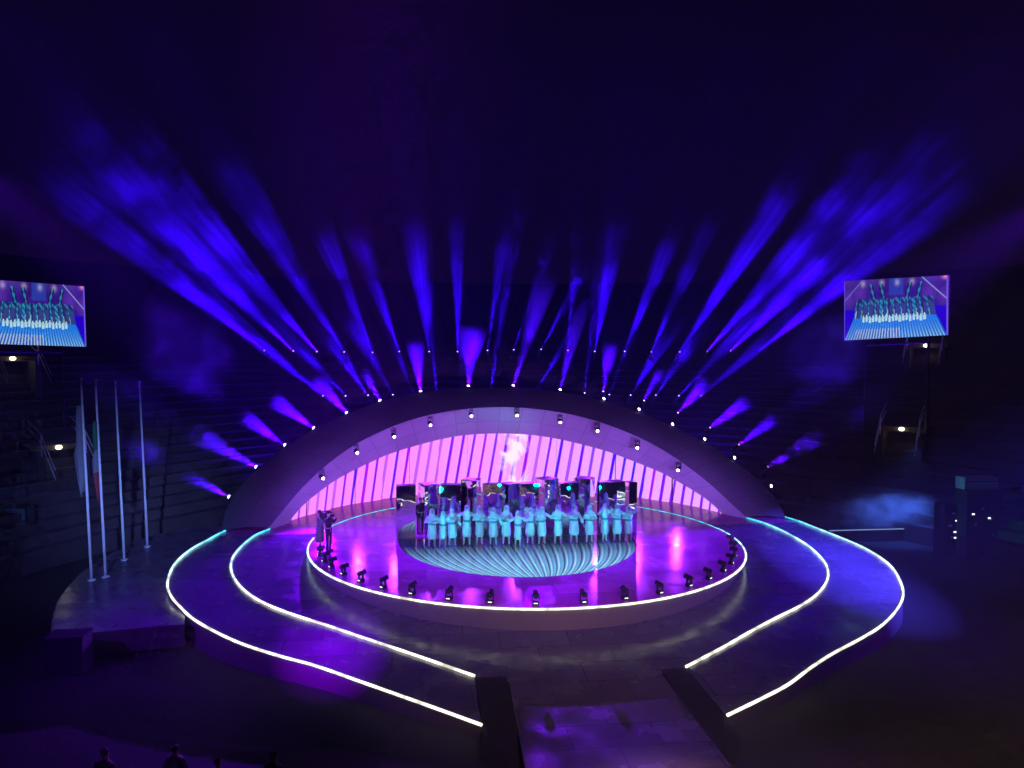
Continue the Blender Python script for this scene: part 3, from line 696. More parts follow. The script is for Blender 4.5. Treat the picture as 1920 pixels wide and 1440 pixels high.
# ---------------------------------------------------------------- people
def skin_body(arms, stride=0.0, lean=0.0):
    """one continuous body grown over a skeleton; arms: ((elbow, wrist), (elbow, wrist)) for x<0 and x>0; the figure faces -Y"""
    V = []; E = []; RD = []
    def v(p, r, par=None):
        V.append(Vector(p)); RD.append(r)
        if par is not None: E.append((par, len(V) - 1))
        return len(V) - 1
    pel = v((0, 0, .93), (.145, .11)); wa = v((0, 0, 1.08), (.12, .095), pel); ch = v((0, -.01, 1.27), (.145, .11), wa)
    nb = v((0, .01, 1.40), (.075, .07), ch); nk = v((0, 0, 1.46), (.052, .052), nb)
    hb = v((0, -.015, 1.525), (.068, .080), nk); hc = v((0, -.012, 1.60), (.077, .093), hb); v((0, 0, 1.67), (.055, .066), hc)
    for s, (el, wr) in zip((-1, 1), arms):
        sh = v((s * .165, .005, 1.375), (.055, .055), nb)
        e_ = v(el, (.042, .042), sh); w_ = v(wr, (.030, .028), e_)
        dr = (Vector(wr) - Vector(el)).normalized(); sd = dr.cross(Vector((0, 0, 1)))
        if sd.length < .1: sd = Vector((1, 0, 0))
        sd.normalize()
        pa = v(Vector(wr) + dr * .06, (.034, .018), w_)
        for q, (o_, ln) in enumerate(((-.030, .065), (-.010, .078), (.011, .072), (.030, .055))):
            k1 = v(Vector(wr) + dr * .095 + sd * o_, (.0095, .0095), pa); v(Vector(wr) + dr * (.095 + ln) + sd * o_ * 1.15 + Vector((0, -.01, -.012)), (.007, .007), k1)
        t1 = v(Vector(wr) + dr * .045 - sd * .042, (.011, .011), pa); v(Vector(wr) + dr * .09 - sd * .062, (.008, .008), t1)
    for s in (-1, 1):
        hp = v((s * .09, 0, .86), (.088, .09), pel); kn = v((s * .115, -.02 + stride * s, .48), (.060, .062), hp)
        an = v((s * .125, .02 + stride * 1.6 * s, .085), (.040, .042), kn); v((s * .135, -.06 + stride * 1.6 * s, .035), (.042, .030), an)
    me = bpy.data.meshes.new('body'); me.from_pydata([tuple(p) for p in V], E, []); me.update()
    o = bpy.data.objects.new('tmp', me); col.objects.link(o)
    md = o.modifiers.new('s', 'SKIN'); md.use_smooth_shade = True
    for i, r_ in enumerate(RD):
        me.skin_vertices[0].data[i].radius = r_
    me.skin_vertices[0].data[0].use_root = True
    sb = o.modifiers.new('d', 'SUBSURF'); sb.levels = 1; sb.render_levels = 1
    dg = bpy.context.evaluated_depsgraph_get(); dg.update()
    out = bpy.data.meshes.new_from_object(o.evaluated_get(dg)); out.name = 'body'
    bpy.data.objects.remove(o)
    # nose, brow and chin
    for p in out.vertices:
        c = p.co
        if c.z > 1.5 and c.y < -.06:
            k = math.exp(-((c.x / .018) ** 2) - (((c.z - 1.575) / .022) ** 2)); c.y -= .028 * k
            for sx in (-.03, .03):
                k = math.exp(-(((c.x - sx) / .014) ** 2) - (((c.z - 1.60) / .012) ** 2)); c.y += .014 * k
    return out

def face_mesh():
    """eyes, brows, mouth and ears as small pieces on the head"""
    mb = MB()
    for s in (-1, 1):
        mb.ball((s * .031, -.092, 1.603), (.013, .008, .008), 8, 5)
        mb.box((s * .031, -.100, 1.622), (.030, .008, .006))
    mb.box((0, -.097, 1.545), (.042, .010, .008))
    return mb.mesh('face_detail')
def ears_mesh():
    mb = MB()
    for s in (-1, 1): mb.ball((s * .082, .005, 1.59), (.012, .02, .032), 8, 6)
    return mb.mesh('ear')

def hood_mesh():
    V = []; F = []; nu, nv = 22, 12
    rows = []
    for j in range(nv + 1):
        t = j / nv
        z = 1.735 - .37 * t
        if t < .5: r_ = .118 * math.sin(math.acos(max(-1, 1 - 2 * t * 1.0)) if t < .5 else 1) ** .8
        else: r_ = .118 + (.06 * ((t - .5) / .5) ** 2)
        rows.append((z, max(.004, r_)))
    for z, r_ in rows:
        for k in range(nu):
            w_ = 2 * math.pi * k / nu
            V.append((r_ * math.cos(w_), .012 + r_ * 1.12 * math.sin(w_), z))
    for j in range(nv):
        for k in range(nu):
            w_ = 2 * math.pi * (k + .5) / nu; zm = (rows[j][0] + rows[j + 1][0]) / 2
            front_ = math.sin(w_) < -.70
            if front_ and 1.505 < zm < 1.665: continue
            F.append([j * nu + k, (j + 1) * nu + k, (j + 1) * nu + (k + 1) % nu, j * nu + (k + 1) % nu])
    mb = MB().add(V, F); return mb.mesh('headscarf', True)

def fold(n, amp):
    return lambda i, w_: 1 + amp * math.sin(n * w_ + i * .4) + amp * .5 * math.sin((n * 2 + 1) * w_ + i)
def trousers_mesh(width=1.0):
    def mod(i, w_):
        k = max(0, i - 2) / 5
        return 1 + .03 * math.sin(9 * w_ + i * .5) - .16 * k * abs(math.sin(w_)) ** 6
    rows = [(0, 0, 1.07, .150, .118), (0, 0, 1.0, .178, .140), (0, 0, .88, .222 * width, .172), (0, 0, .74, .248 * width, .188), (0, 0, .60, .262 * width, .195), (0, 0, .47, .255 * width, .185), (0, 0, .40, .225 * width, .160), (0, 0, .37, .190 * width, .13)]
    return MB().rings(rows, n=36, mod=mod).mesh('trousers', True)
def tunic_mesh(arms, loose=1.0):
    mb = MB()
    mb.rings([(0, 0, 1.03, .150, .118), (0, -.003, 1.10, .150, .122), (0, -.012, 1.22, .178, .142), (0, -.01, 1.32, .190, .135), (0, .0, 1.39, .165, .10), (0, .005, 1.43, .09, .08), (0, .002, 1.455, .066, .066)], n=24, mod=fold(7, .018))
    for s, (el, wr) in zip((-1, 1), arms):
        a, b_, c = Vector((s * .15, .005, 1.37)), Vector(el), Vector(wr)
        mb.tube([a, a.lerp(b_, .5), b_, b_.lerp(c, .5), b_.lerp(c, .86)], [.075 * loose, .070 * loose, .066 * loose, .072 * loose, .055 * loose], n=10)
    return mb.mesh('tunic', True)
def belt_mesh():
    return MB().rings([(0, 0, 1.005, .178, .142), (0, 0, 1.02, .184, .147), (0, 0, 1.10, .170, .136), (0, 0, 1.112, .160, .128)], n=24, mod=fold(5, .012)).mesh('sash', True)

POSE = {
 'crossed': (((-.29, -.06, 1.14), (.03, -.25, 1.21)), ((.29, -.06, 1.13), (-.03, -.24, 1.15))),
 'out': (((-.29, -.06, 1.14), (.02, -.25, 1.20)), ((.40, -.02, 1.22), (.66, -.10, 1.30))),
 'raised': (((-.40, -.04, 1.30), (-.22, -.14, 1.52)), ((.40, -.04, 1.30), (.22, -.14, 1.52))),
 'hung': (((-.29, -.06, 1.15), (.02, -.25, 1.22)), ((.30, .0, 1.13), (.40, -.08, .90))),
 'up': (((-.29, -.06, 1.15), (.02, -.25, 1.22)), ((.36, -.03, 1.50), (.30, -.10, 1.78))),
 'wide': (((-.42, -.02, 1.24), (-.60, -.12, 1.40)), ((.42, -.02, 1.24), (.60, -.12, 1.40))),
 'down': (((-.26, .02, 1.12), (-.27, -.06, .86)), ((.26, .02, 1.12), (.27, -.06, .86))),
 'camera': (((-.27, -.10, 1.20), (-.10, -.30, 1.42)), ((.27, -.10, 1.20), (.10, -.30, 1.42))),
}
WORDS = {'crossed': 'forearms crossed', 'out': 'one arm stretched out', 'raised': 'both hands raised', 'hung': 'one arm hanging', 'up': 'one arm up', 'wide': 'both arms spread'}
CACHE = {}
def pose_meshes(k, stride=0.0):
    key = (k, stride)
    if key not in CACHE:
        b_ = skin_body(POSE[k], stride); b_.materials.append(M['skin'])
        t_ = tunic_mesh(POSE[k]); CACHE[key] = (b_, t_)
    return CACHE[key]
HOOD = hood_mesh(); HOOD.materials.append(M['white'])
TROU = [trousers_mesh(.78), trousers_mesh(.71), trousers_mesh(.84)]
for t_ in TROU: t_.materials.append(M['white'])
SASH = belt_mesh(); SASH.materials.append(M['belt'])
FACE = face_mesh(); FACE.materials.append(M['hair'])
EARS = ears_mesh(); EARS.materials.append(M['skin'])

dpos = [(-4.47, -1.22), (-3.98, -1.17), (-3.54, -1.03), (-2.88, -1.0), (-2.3, -1.06), (-1.67, -1.12), (-1.07, -1.09), (-0.60, -1.6), (0.04, -1.1), (0.58, -1.16), (1.32, -1.24), (2.1, -1.12), (2.84, -1.09), (3.58, -1.07), (4.18, -1.03), (4.71, -1.08)]
dpose = ['crossed', 'raised', 'hung', 'wide', 'crossed', 'hung', 'crossed', 'wide', 'up', 'out', 'out', 'hung', 'crossed', 'raised', 'out', 'up']
dsc = [1.0, .93, .97, 1.05, 1.04, 1.0, 1.04, .95, .97, 1.0, 1.05, 1.02, 1.0, 1.03, 1.0, .95]
def person(loc, rz, pose, sc, label, group, costume, stride=0.0, cat='person'):
    root = empty('person', loc, rz); root.scale = (sc,) * 3; tag(root, label, cat, group)
    b_, t_ = pose_meshes(pose, stride)
    body = link('body', b_, None, root)
    link('face_detail', FACE, None, root)
    return root, t_
def recol(me, mat):
    k = (me.name, mat.name)
    if k not in CACHE:
        c = me.copy(); c.materials.clear(); c.materials.append(mat); CACHE[k] = c
    return CACHE[k]
for i, ((x, y), po, sc) in enumerate(zip(dpos, dpose, dsc)):
    nth = ('%s in row from flagpole end' % ORD[i]) if i < 8 else ('%s in row from far end' % ORD[15 - i])
    root, t_ = person((x, y, .028), R(8) + random.uniform(-.45, .45), po, sc * 1.02, 'white-costumed person, %s, %s' % (WORDS[po], nth), 'performers in white in front of the mirrors', 'white', stride=(.0, .03, -.03)[i % 3])
    link('tunic', recol(t_, M['white']), None, root)
    link('trousers', TROU[i % 3], None, root); link('sash', SASH, None, root); link('headscarf', HOOD, None, root)

def dark_clothes(root, t_, mat, coat=False):
    link('jacket', recol(t_, mat), None, root)
    if coat:
        MB().rings([(0, 0, 1.08, .16, .125), (0, 0, .9, .20, .155), (0, .01, .6, .23, .18), (0, .01, .36, .25, .20)], n=24, mod=fold(6, .03)).build('coat_skirt', mat, root, smooth=True)
    else:
        mb = MB()
        for s in (-1, 1): mb.tube([(s * .085, 0, .98), (s * .10, 0, .80), (s * .115, -.02, .48), (s * .125, .02, .09)], [.105, .098, .078, .065], n=12)
        mb.build('trousers', M['blackmatte'], root, smooth=True)
    h = MB(); h.ball((0, .012, 1.625), (.086, .103, .078), 14, 8, shape=lambda p: p if p.y > -.055 else Vector((p.x, -.055, p.z)))
    h.build('hair', M['hair'], root, smooth=True); link('ear', EARS, None, root)
    mb = MB()
    for s in (-1, 1): mb.box((s * .132, -.04, .035), (.09, .25, .07), taper=.8)
    mb.build('shoes', M['blackmatte'], root)
for x, y, rz, lab in ((-4.95, 1.55, .5, 'person in black walking between the first and second mirror columns'), (-4.42, 3.1, 2.9, 'person in black behind the first gap, the one nearer the flagpoles'), (-4.1, 3.2, -2.8, 'person in black behind the first gap, the one farther from the flagpoles'),
                      (1.55, 3.4, 3.0, 'person in black seen behind the middle of the mirror columns'), (3.75, 3.4, 2.6, 'person in black behind the last mirror columns')):
    root, t_ = person((x, y, .028 if y < 2.9 else .028), rz, 'down', 1.03, lab, 'people in black behind the mirror columns', 'black', stride=.06 if y < 2 else 0.0)
    dark_clothes(root, t_, M['blackmatte'])
# camera crew at the stage edge
root, t_ = person((-9.42, -1.15, .028), R(100), 'camera', 1.05, 'person in a long grey-green coat standing at the rim of the stage', 'camera crew at the stage rim', 'coat')
dark_clothes(root, t_, M['coat'], coat=True)
root, t_ = person((-9.02, -1.45, .028), R(70), 'camera', 1.05, 'person in dark clothes and cap shouldering a camera at the stage rim', 'camera crew at the stage rim', 'black', stride=.05)
dark_clothes(root, t_, M['blackmatte'])
MB().ball((0, 0, 1.665), (.10, .12, .055), 14, 6).box((0, -.13, 1.645), (.15, .12, .015)).build('cap', M['blackmatte'], root)
vc = empty('video_camera', (-9.20, -1.36, 1.62), R(75)); tag(vc, 'black shoulder video camera between the two crew members', 'camera')
MB().box((0, 0, 0), (.16, .42, .20)).build('camera_body', M['black'], vc)
MB().tube([(0, -.2, 0), (0, -.34, 0), (0, -.42, 0)], [.06, .065, .08], n=14).build('lens', M['black'], vc)
MB().tube([(0, -.12, .10), (0, -.12, .17), (0, .12, .17), (0, .12, .10)], .015, n=6).build('handle', M['black'], vc)
MB().box((.12, -.1, .06), (.06, .14, .07)).build('viewfinder', M['black'], vc)

# spectators in the dark in front of the ramp
spots_ = [(-12.1, -16.9), (-11.3, -17.6), (-10.7, -16.6), (-10.1, -18.3), (-9.6, -17.3), (-8.9, -18.6), (-8.4, -17.3), (-7.8, -18.9), (-7.1, -18.1), (-6.4, -19.3)]
for i, (x, y) in enumerate(spots_):
    root, t_ = person((x, y - 1.3, -1.7), math.pi + R(-25) + random.uniform(-.3, .3), 'down', random.uniform(.95, 1.06), 'spectator in dark clothes below the ramp, %s from the flagpole side' % ORD[i], 'spectators in the dark below the ramp', 'black')
    dark_clothes(root, t_, M['blackmatte'])
ph_ = empty('phone', (-8.45, -18.58, -.35), R(20)); tag(ph_, 'small lit phone held among the dark spectators', 'phone')
MB().box((0, 0, 0), (.075, .009, .15)).build('phone_body', M['black'], ph_)
MB().box((0, -.007, 0), (.05, .004, .04)).build('phone_screen', M['tinylight'], ph_)

# ---------------------------------------------------------------- flagpoles
poles = [((-18.62, -2.17), 8.37, 'nearest to the audience, a long white flag hanging from it'), ((-18.22, -1.76), 8.3, 'second from the audience, a green white and red flag hanging from it'), ((-18.42, .94), 8.1, 'third from the audience, bare'), ((-18.18, 3.32), 8.0, 'farthest from the audience, bare')]
for i, ((x, y), h_, lab) in enumerate(poles):
    root = empty('flagpole', (x, y, -.75)); root.rotation_euler = (0, R(-1.9), 0); tag(root, 'slim pale flagpole ' + lab, 'flagpole', 'flagpoles on the deck')
    MB().tube([(0, 0, .02), (0, 0, h_ * .5), (0, 0, h_)], [.06, .05, .035], n=12).build('pole', M['steel'], root, smooth=True)
    MB().ball((0, 0, h_ + .05), (.07, .07, .06), 12, 8).build('finial', M['steel'], root, smooth=True)
    MB().tube([(0, 0, 0), (0, 0, .04), (0, 0, .05)], [.16, .16, .08], n=14).build('base_plate', M['steel'], root)
def hanging_flag(loc, bands, label, hgt, wid):
    root = empty('flag', loc); tag(root, label, 'flag', 'flags hanging on the poles')
    n = 10
    for bi, (m_, z0, z1) in enumerate(bands):
        V = []; F = []
        for j in range(9):
            t = z0 + (z1 - z0) * j / 8
            for k in range(n + 1):
                s = k / n; w_ = wid * (.45 + .55 * math.sin(math.pi * min(1, t * 1.05)) ** .7)
                V.append((-.05 + .06 * math.sin(5 * s + 3 * t) - w_ * s * (.6 if t < .4 else 1.0) + .12 * t, .10 * math.sin(9 * s + 2 * t), -hgt * t - .25 * s * (1 if t > .1 else .2)))
        for j in range(8):
            for k in range(n): F.append([j * (n + 1) + k, j * (n + 1) + k + 1, (j + 1) * (n + 1) + k + 1, (j + 1) * (n + 1) + k])
        o = mesh_obj('cloth', V, F, M[m_], root, smooth=True)
        sl = o.modifiers.new('t', 'SOLIDIFY'); sl.thickness = .012
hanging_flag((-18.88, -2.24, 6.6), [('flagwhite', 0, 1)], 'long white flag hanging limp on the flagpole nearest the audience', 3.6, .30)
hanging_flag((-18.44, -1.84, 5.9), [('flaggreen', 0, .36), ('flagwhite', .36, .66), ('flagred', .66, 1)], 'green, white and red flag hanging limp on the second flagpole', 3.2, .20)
cs = empty('road_case', (-16.55, -9.3, -1.7)); tag(cs, 'dark equipment case standing in front of the flagpole deck', 'case')
MB().box((0, 0, .62), (1.15, .8, 1.2)).build('case_body', M['blackmatte'], cs)
MB().box((0, 0, 1.24), (1.19, .84, .05)).build('lid', M['blackmatte'], cs)
for a in (-.45, .45):
    for b_ in (-.3, .3): MB().tube([(a, b_ - .03, .06), (a, b_ + .03, .06)], .06, n=12).build('caster', M['black'], cs)

# ---------------------------------------------------------------- big screens
def picture(x, y):
    """camera feed on the big screens: striped floor, row of white figures, mirror columns, purple vault"""
    blue = np.array((.015, .0, .55)); c = blue.copy()
    if y > .50:                                   # vault
        t = (y - .5) / .5
        c = np.array((.05 + .07 * t, .015, .34)) * (.75 + .25 * math.sin(x * 9))
        c += np.array((.16, .06, .10)) * max(0, t - .55) * (.6 + .4 * math.sin(23 * x + 1))
        for cx, cy_ in ((.84, .74), (.98, .66), (.05, .70), (.16, .78)):
            d = math.hypot((x - cx) / .08, (y - cy_) / .18)
            if d < 1: c = np.array((.20, .035, .42)) * (1.15 - .5 * d)
        if .46 < x < .60 and y > .72: c = np.array((.05, .06, .42))
        for px in (.20, .39, .54, .68):
            k = math.exp(-((x - px) / .022) ** 2 - ((y - .93) / .05) ** 2); c = c + np.array((.7, .35, .25)) * k
        for px in (.30, .40, .64, .74):
            q = x - px - (y - .75) * .14 * (1 if px > .5 else -1)
            if abs(q) < .020 and .66 < y < .92: c = np.array((.01, .01, .06)) if abs(q) > .007 + .004 * math.sin(50 * y) else np.array((.02, .22, .42))
    half = .36 + .10 * (.72 - y)
    if .36 < y <= .69 and abs(x - .50) < half:     # columns
        u = (x - .5) / half * 6.0
        fr_ = (u + .12 * math.sin(5 * u)) % 1.0
        h_ = .685 - .06 * abs(fr_ - .5)
        if y < h_:
            c = np.array((.012, .02, .10))
            if fr_ < .26: c = np.array((.02, .24, .46)) * (.75 + .45 * math.sin(70 * y + 9 * u))
            if .26 < fr_ < .33 and y < .48: c = np.array((.40, .50, .62))
            if .45 < fr_ < .9 and y > .58 and math.sin(95 * x + 40 * y) > .3: c = np.array((.06, .28, .45))
            if .45 < fr_ < .9 and y <= .58: c = np.array((.03, .05, .20))
    if y <= .36 and abs(x - .50) < half + .06 * (1 - y / .36):
        f_ = (x - .5) / (half + .06 * (1 - y / .36)); st = (f_ * 17) % 1.0; t = 1 - y / .36
        c = np.array((.0, .14, .62)) * (1.1 - .4 * t) if st > .45 else np.array((.02 + .30 * t ** 2, .22 + .42 * t ** 2, .80))
        if t > .55 and abs(f_ + .35) < .5 and st < .45: c = np.array((.42, .50, .66))
    # figures
    for k in range(19):
        fx = .205 + .0327 * k; fy = .335 + .012 * math.sin(k * 2.1)
        if abs(x - fx) < .0115 * (1 if y < fy else .75) and fy - .055 < y < fy + .03: c = np.array((.46, .72, .72))
        if math.hypot((x - fx) / .007, (y - fy - .045) / .018) < 1: c = np.array((.5, .75, .75))
        if abs(y - fy - .015) < .010 and abs(x - fx) < .016: c = np.array((.35, .62, .66))
    # light lines
    if abs((y - 1.0) + (x - .77) * 1.75) < .010 and x > .77: c = np.array((.65, .5, .9))
    if abs((y - 1.0) + (.20 - x) * 1.75) < .010 and x < .20: c = np.array((.35, .25, .8))
    if y > .5 and c[0] > .05: c = c * np.array((.42, .7, .8))
    k = math.exp(-((x - .98) / .03) ** 2 - ((y - .985) / .04) ** 2); c = c + np.array((.8, .2, .3)) * k
    if x > .985 or x < .008: c = np.array((.16, .10, .75))
    return c
def led_picture_mat(strength):
    mt, N, L, P = nt('big_screen_picture')
    at = N.new('ShaderNodeVertexColor'); at.layer_name = 'picture'
    P.inputs['Base Color'].default_value = (.01, .01, .01, 1); L.new(at.outputs[0], P.inputs['Emission Color']); P.inputs['Emission Strength'].default_value = strength
    return mt
scr_mat = led_picture_mat(1.0)
GX, GY = 240, 136
PIC = [picture(i / GX, j / GY) for j in range(GY + 1) for i in range(GX + 1)]
def big_screen(corners, label, legs):
    bl, br, tr, tl = [Vector(c) for c in corners]
    org = (bl + br) / 2; root = empty('big_screen', org); tag(root, label, 'screen', 'big screens above the tiers')
    V = [bl.lerp(br, i / GX).lerp(tl.lerp(tr, i / GX), j / GY) - org for j in range(GY + 1) for i in range(GX + 1)]
    F = [[j * (GX + 1) + i, j * (GX + 1) + i + 1, (j + 1) * (GX + 1) + i + 1, (j + 1) * (GX + 1) + i] for j in range(GY) for i in range(GX)]
    o = mesh_obj('display', V, F, scr_mat, root)
    ca = o.data.color_attributes.new('picture', 'FLOAT_COLOR', 'POINT')
    ca.data.foreach_set('color', np.array([list(c) + [1.0] for c in PIC], dtype=np.float32).ravel())
    nrm = (br - bl).cross(tl - bl).normalized(); bk = nrm * -.18
    c4 = [bl - org, br - org, tr - org, tl - org]
    MB().add([p - nrm * .02 for p in c4] + [p + bk for p in c4], [[0, 3, 2, 1], [4, 5, 6, 7], [0, 1, 5, 4], [1, 2, 6, 5], [2, 3, 7, 6], [3, 0, 4, 7]]).build('casing', M['black'], root)
    w_ = (br - bl); 
    for t in (.2, .8):
        q = bl + w_ * t + bk * 2 - org; zb = legs - org.z
        MB().tube([q + Vector((0, 0, 3.0)), Vector((q.x, q.y, zb))], .09, n=8).build('support_post', M['black'], root)
    MB().tube([bl + w_ * .2 + bk * 2 - org + Vector((0, 0, -.4)), bl + w_ * .8 + bk * 2 - org + Vector((0, 0, -.4))], .06, n=8).build('cross_bar', M['black'], root)
big_screen([(23.73, 13.13, 9.79), (26.43, 6.52, 10.05), (26.36, 6.57, 13.61), (23.65, 13.18, 13.8)], 'big screen showing the stage, on the side away from the flagpoles', 3.0)
big_screen([(-27.38, 6.76, 9.13), (-24.82, 13.41, 9.01), (-24.87, 13.39, 12.62), (-27.33, 6.79, 12.44)], 'big screen showing the stage, above the flagpoles, cut by the picture edge', 3.0)

# ---------------------------------------------------------------- stair lamps and entrances on the tiers
def stair_lamp(loc, sgn, label):
    x, y, z = loc
    off = (math.hypot(x / 28, (y + 20) / 40) - 1) * 31
    zb = tier_z(off)
    ang = math.atan2(-(y + 20), -x)
    root = empty('stair_entrance', (x, y, zb), ang - math.pi / 2 + math.pi); tag(root, label, 'entrance', 'lamp-lit entrances in the tiers')
    h_ = z - zb
    MB().box((-1.1, .2, h_ * .45 - .6), (.35, 2.6, h_ * .9 + 1.2)).build('side_wall', M['stone'], root)
    MB().box((1.1, .2, h_ * .45 - .6), (.35, 2.6, h_ * .9 + 1.2)).build('side_wall', M['stone'], root)
    MB().box((0, .7, h_ * .9 + .12), (2.7, 1.6, .3)).build('lintel', M['stone'], root)
    MB().tube([(0, -.15, h_ * .9 - .1), (0, -.15, h_ - .05)], .03, n=8).build('lamp_arm', M['black'], root)
    MB().ball((0, -.2, h_), (.17, .17, .12), 14, 8).build('lamp_glass', M['lamp'], root, smooth=True)
    for s in (-1, 1):
        MB().tube([(s * 1.1, -1.0, h_ * .9 + 1.0), (s * 1.1, -1.1, h_ * .9 - .2), ], .025, n=6).build('rail_post', M['steel'], root)
        for k in (.55, 1.0):
            MB().tube([(s * 1.1, 1.2, h_ * .9 + k + .6), (s * 1.1, -1.0, h_ * .9 + k), (s * 1.1, -3.2, h_ * .9 + k - 1.7)], .022, n=6).build('handrail', M['steel'], root)
    ld = bpy.data.lights.new('stair_lamp', 'POINT'); ld.energy = 5; ld.color = (1, .85, .5); ld.shadow_soft_size = .2
    lo = bpy.data.objects.new('stair_lamp', ld); col.objects.link(lo); lo.parent = root; lo.location = (0, -.9, h_ + .1)
stair_lamp((31.05, 14.91, 9.5), 1, 'stone stair entrance with lamp just below the big screen away from the flagpoles')
stair_lamp((25.39, 9.11, 4.16), 1, 'lower stone stair entrance with lamp away from the flagpoles')
stair_lamp((-29.15, 13.7, 8.28), -1, 'stone stair entrance with lamp just below the cut big screen')
stair_lamp((-24.71, 9.13, 3.48), -1, 'lower stone stair entrance with lamp beside the flagpoles')

# ---------------------------------------------------------------- technical area at the side of the stage
pl = empty('side_platform', (21.5, 4.8, -1.7)); tag(pl, 'long dark side platform with a pale edge line', 'platform')
MB().box((0, .6, .35), (7.4, 2.4, .7)).build('platform_body', M['blackmatte'], pl)
MB().box((0, -.63, .69), (7.4, .03, .05)).build('edge_line', glowmat('dim_edge_line', (.35, .55, 1.0), .5), pl)
for i, (x, y, z, w_, d_, h_, lab) in enumerate(((22.9, 1.4, -1.7, 1.0, .8, 2.7, 'tall dark equipment rack in the technical area'), (24.1, .7, -1.7, 2.0, .9, 3.55, 'wide dark equipment rack under a pale case'))):
    rk = empty('equipment_rack', (x, y, z)); tag(rk, lab, 'equipment rack', 'equipment racks in the technical area')
    MB().box((0, 0, h_ / 2), (w_, d_, h_)).build('rack_body', M['blackmatte'], rk)
    for k in range(7):
        MB().box((random.uniform(-.35, .35) * w_, -d_ / 2 - .01, random.uniform(.3, h_ - .2)), (.14, .02, .07)).build('lit_panel', M['tinylight'] if k % 3 == 0 else M['panelwhite'], rk)
pc = empty('pale_case', (24.0, .75, 1.86)); tag(pc, 'long pale case lying on top of the wide equipment rack', 'case')
MB().box((0, 0, .33), (1.9, .7, .62)).build('case_body', M['panelwhite'], pc); MB().box((0, -.36, .45), (1.9, .02, .03)).build('lid_seam', M['black'], pc)
mo = empty('monitor', (-29.5 + 4.7, 4.6, -1.7)); tag(mo, 'dark control monitor on a stand beyond the flagpole deck', 'monitor')
MB().box((0, 0, 2.4), (1.9, .1, 1.1)).build('monitor_frame', M['black'], mo); MB().box((0, -.06, 2.4), (1.0, .02, .6)).build('monitor_screen', surf('dim_screen', (.1, .25, .25), .4), mo)
MB().tube([(0, .06, 0), (0, .06, 2.4)], .05, n=8).build('stand_pole', M['black'], mo); MB().box((0, .06, .03), (1, .7, .06)).build('stand_foot', M['black'], mo)

# low smoke bank on the side platform
sb = MB().ball((0, 0, 0), (4.2, 1.3, 1.15), 20, 10).build('low_smoke', None); sb.location = (21.9, 4.6, -.15)
mt = bpy.data.materials.new('side_smoke'); mt.use_nodes = True; N, L = mt.node_tree.nodes, mt.node_tree.links
for n in list(N):
    if n.type == 'BSDF_PRINCIPLED': N.remove(n)
out = [n for n in N if n.type == 'OUTPUT_MATERIAL'][0]; vs = N.new('ShaderNodeVolumePrincipled'); vs.inputs['Color'].default_value = (1, 1, 1, 1)
tc = N.new('ShaderNodeTexCoord'); no = N.new('ShaderNodeTexNoise'); no.inputs['Scale'].default_value = .9; no.inputs['Detail'].default_value = 3; L.new(tc.outputs['Object'], no.inputs['Vector'])
ln = N.new('ShaderNodeVectorMath'); ln.operation = 'LENGTH'
mp = N.new('ShaderNodeMapping'); mp.inputs['Scale'].default_value = (1 / 4.2, 1 / 1.3, 1 / 1.15); L.new(tc.outputs['Object'], mp.inputs[0]); L.new(mp.outputs[0], ln.inputs[0])
fd = N.new('ShaderNodeMapRange'); fd.inputs[1].default_value = 1.0; fd.inputs[2].default_value = .2; L.new(ln.outputs['Value'], fd.inputs[0])
cr = N.new('ShaderNodeMapRange'); cr.inputs[1].default_value = .38; cr.inputs[2].default_value = .65; L.new(no.outputs[0], cr.inputs[0])
L.new(mth(N, L, 'MULTIPLY', mth(N, L, 'MULTIPLY', fd.outputs[0], cr.outputs[0]), 1.6), vs.inputs['Density']); L.new(vs.outputs[0], out.inputs['Volume'])
sb.data.materials.append(mt); tag(sb, 'bluish smoke bank drifting over the side platform', 'smoke', kind='stuff')
spot((21.9, 2.6, 4.0), Vector((.05, 2.0, -4.2)), R(36), 3000, (.06, .16, 1.0), blend=.9)  # unseen blue lamp added above to light the smoke bank

# ---------------------------------------------------------------- haze
hz = MB().box((0, -5, 15.15), (150, 150, 36.3)).build('haze', None)
mt = bpy.data.materials.new('haze_air'); mt.use_nodes = True; N, L = mt.node_tree.nodes, mt.node_tree.links
for n in list(N):
    if n.type == 'BSDF_PRINCIPLED': N.remove(n)
out = [n for n in N if n.type == 'OUTPUT_MATERIAL'][0]; vs = N.new('ShaderNodeVolumePrincipled')
vs.inputs['Color'].default_value = (.9, .9, 1, 1); vs.inputs['Density'].default_value = .0010
L.new(vs.outputs[0], out.inputs['Volume']); hz.data.materials.append(mt)
tag(hz, 'thin stage haze hanging in the night air', 'haze', kind='stuff')

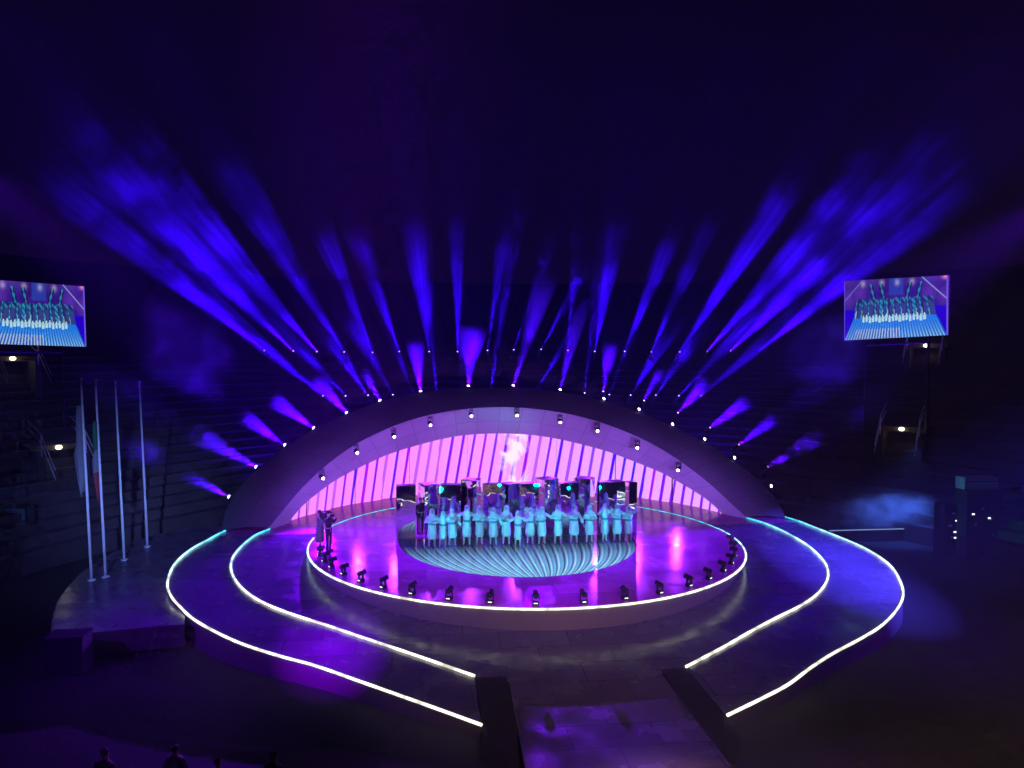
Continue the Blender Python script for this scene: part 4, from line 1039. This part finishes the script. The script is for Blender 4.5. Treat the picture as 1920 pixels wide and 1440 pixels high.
# ---------------------------------------------------------------- stage lighting: two lamps at the arch, the rest added out of view
def aim(src, dst, half, e, c, blend=.2, radius=.06):
    d = (Vector(dst) - Vector(src)).normalized()
    if half > 20: spot(src, d, R(half), e, c, blend, radius)
    else: disk(src, d, R(half), e, c, max(.05, radius), None, 1.0 + .15 * blend)
aim((-4, -45, 18), (-8.0, -10.2, -.95), 2.7, 270000, (.24, .0, 1.0), blend=.6)  # added lamp behind the camera for the violet pool on the ramp
for sg in (-1, 1):      # unseen fill lamps added at both sides for the floor and ramps
    aim((-33 if sg < 0 else 40, 11, 21), (sg * 2.0, -.5, 0), 9.6 if sg < 0 else 8.4, 130000 if sg < 0 else 170000, (.13, .0, 1.0), blend=.7, radius=.3)
    aim((sg * 31, -22, 16), (sg * 7, -4, -.5), 17, 20000, (.15, .0, 1.0), blend=1.0, radius=.3)
aim((10, -46, 20), (14.2, -4.6, -.5), 4.6, 700000, (.07, .05, 1.0), blend=.5)  # unseen lamp added to turn the far ramp blue
aim((1.3, 14.9, 7.3), (.2, -16.5, -1.3), 4.6, 42000, (.18, .0, 1.0), blend=.1, radius=.02)
aim((0, -44, 16), (0, -11, -.5), 11, 12000, (.85, .48, .80), blend=1.0, radius=.4)  # dim house fill added behind the camera for the ramp and fascia
aim((-9, -44, 12), (-18.0, .2, 1.8), 6.0, 52000, (.17, .28, 1.0), blend=.9, radius=.3)  # added lamp behind the camera that brightens the flagpoles
for u_, v_, z_ in ((-11.2, 5.4, .9), (-9.2, 7.9, 2.4), (-6.2, 9.9, 3.7), (-2.2, 11.2, 4.5), (2.2, 11.2, 4.5), (6.2, 9.9, 3.7), (9.2, 7.9, 2.4), (11.2, 5.4, .9)):
    aim((u_ * .8, -40, 5.2), (u_, v_, z_), 3.7, 50000, (.34, .12, 1.0), blend=.9, radius=.12)  # unseen row added to light the arch underside lilac
aim((0, -44, 17), (.5, -22.5, -1.5), 6.0, 90000, (1.0, .60, .32), blend=.6, radius=.3)  # warm pool added on the runway for the mirrors to reflect
for sg in (-1,): aim((sg * 9.9, 5.9, 1.75), (sg * 11.6, -4.5, -.5), 24, 16000, (.16, .0, 1.0), blend=.9)
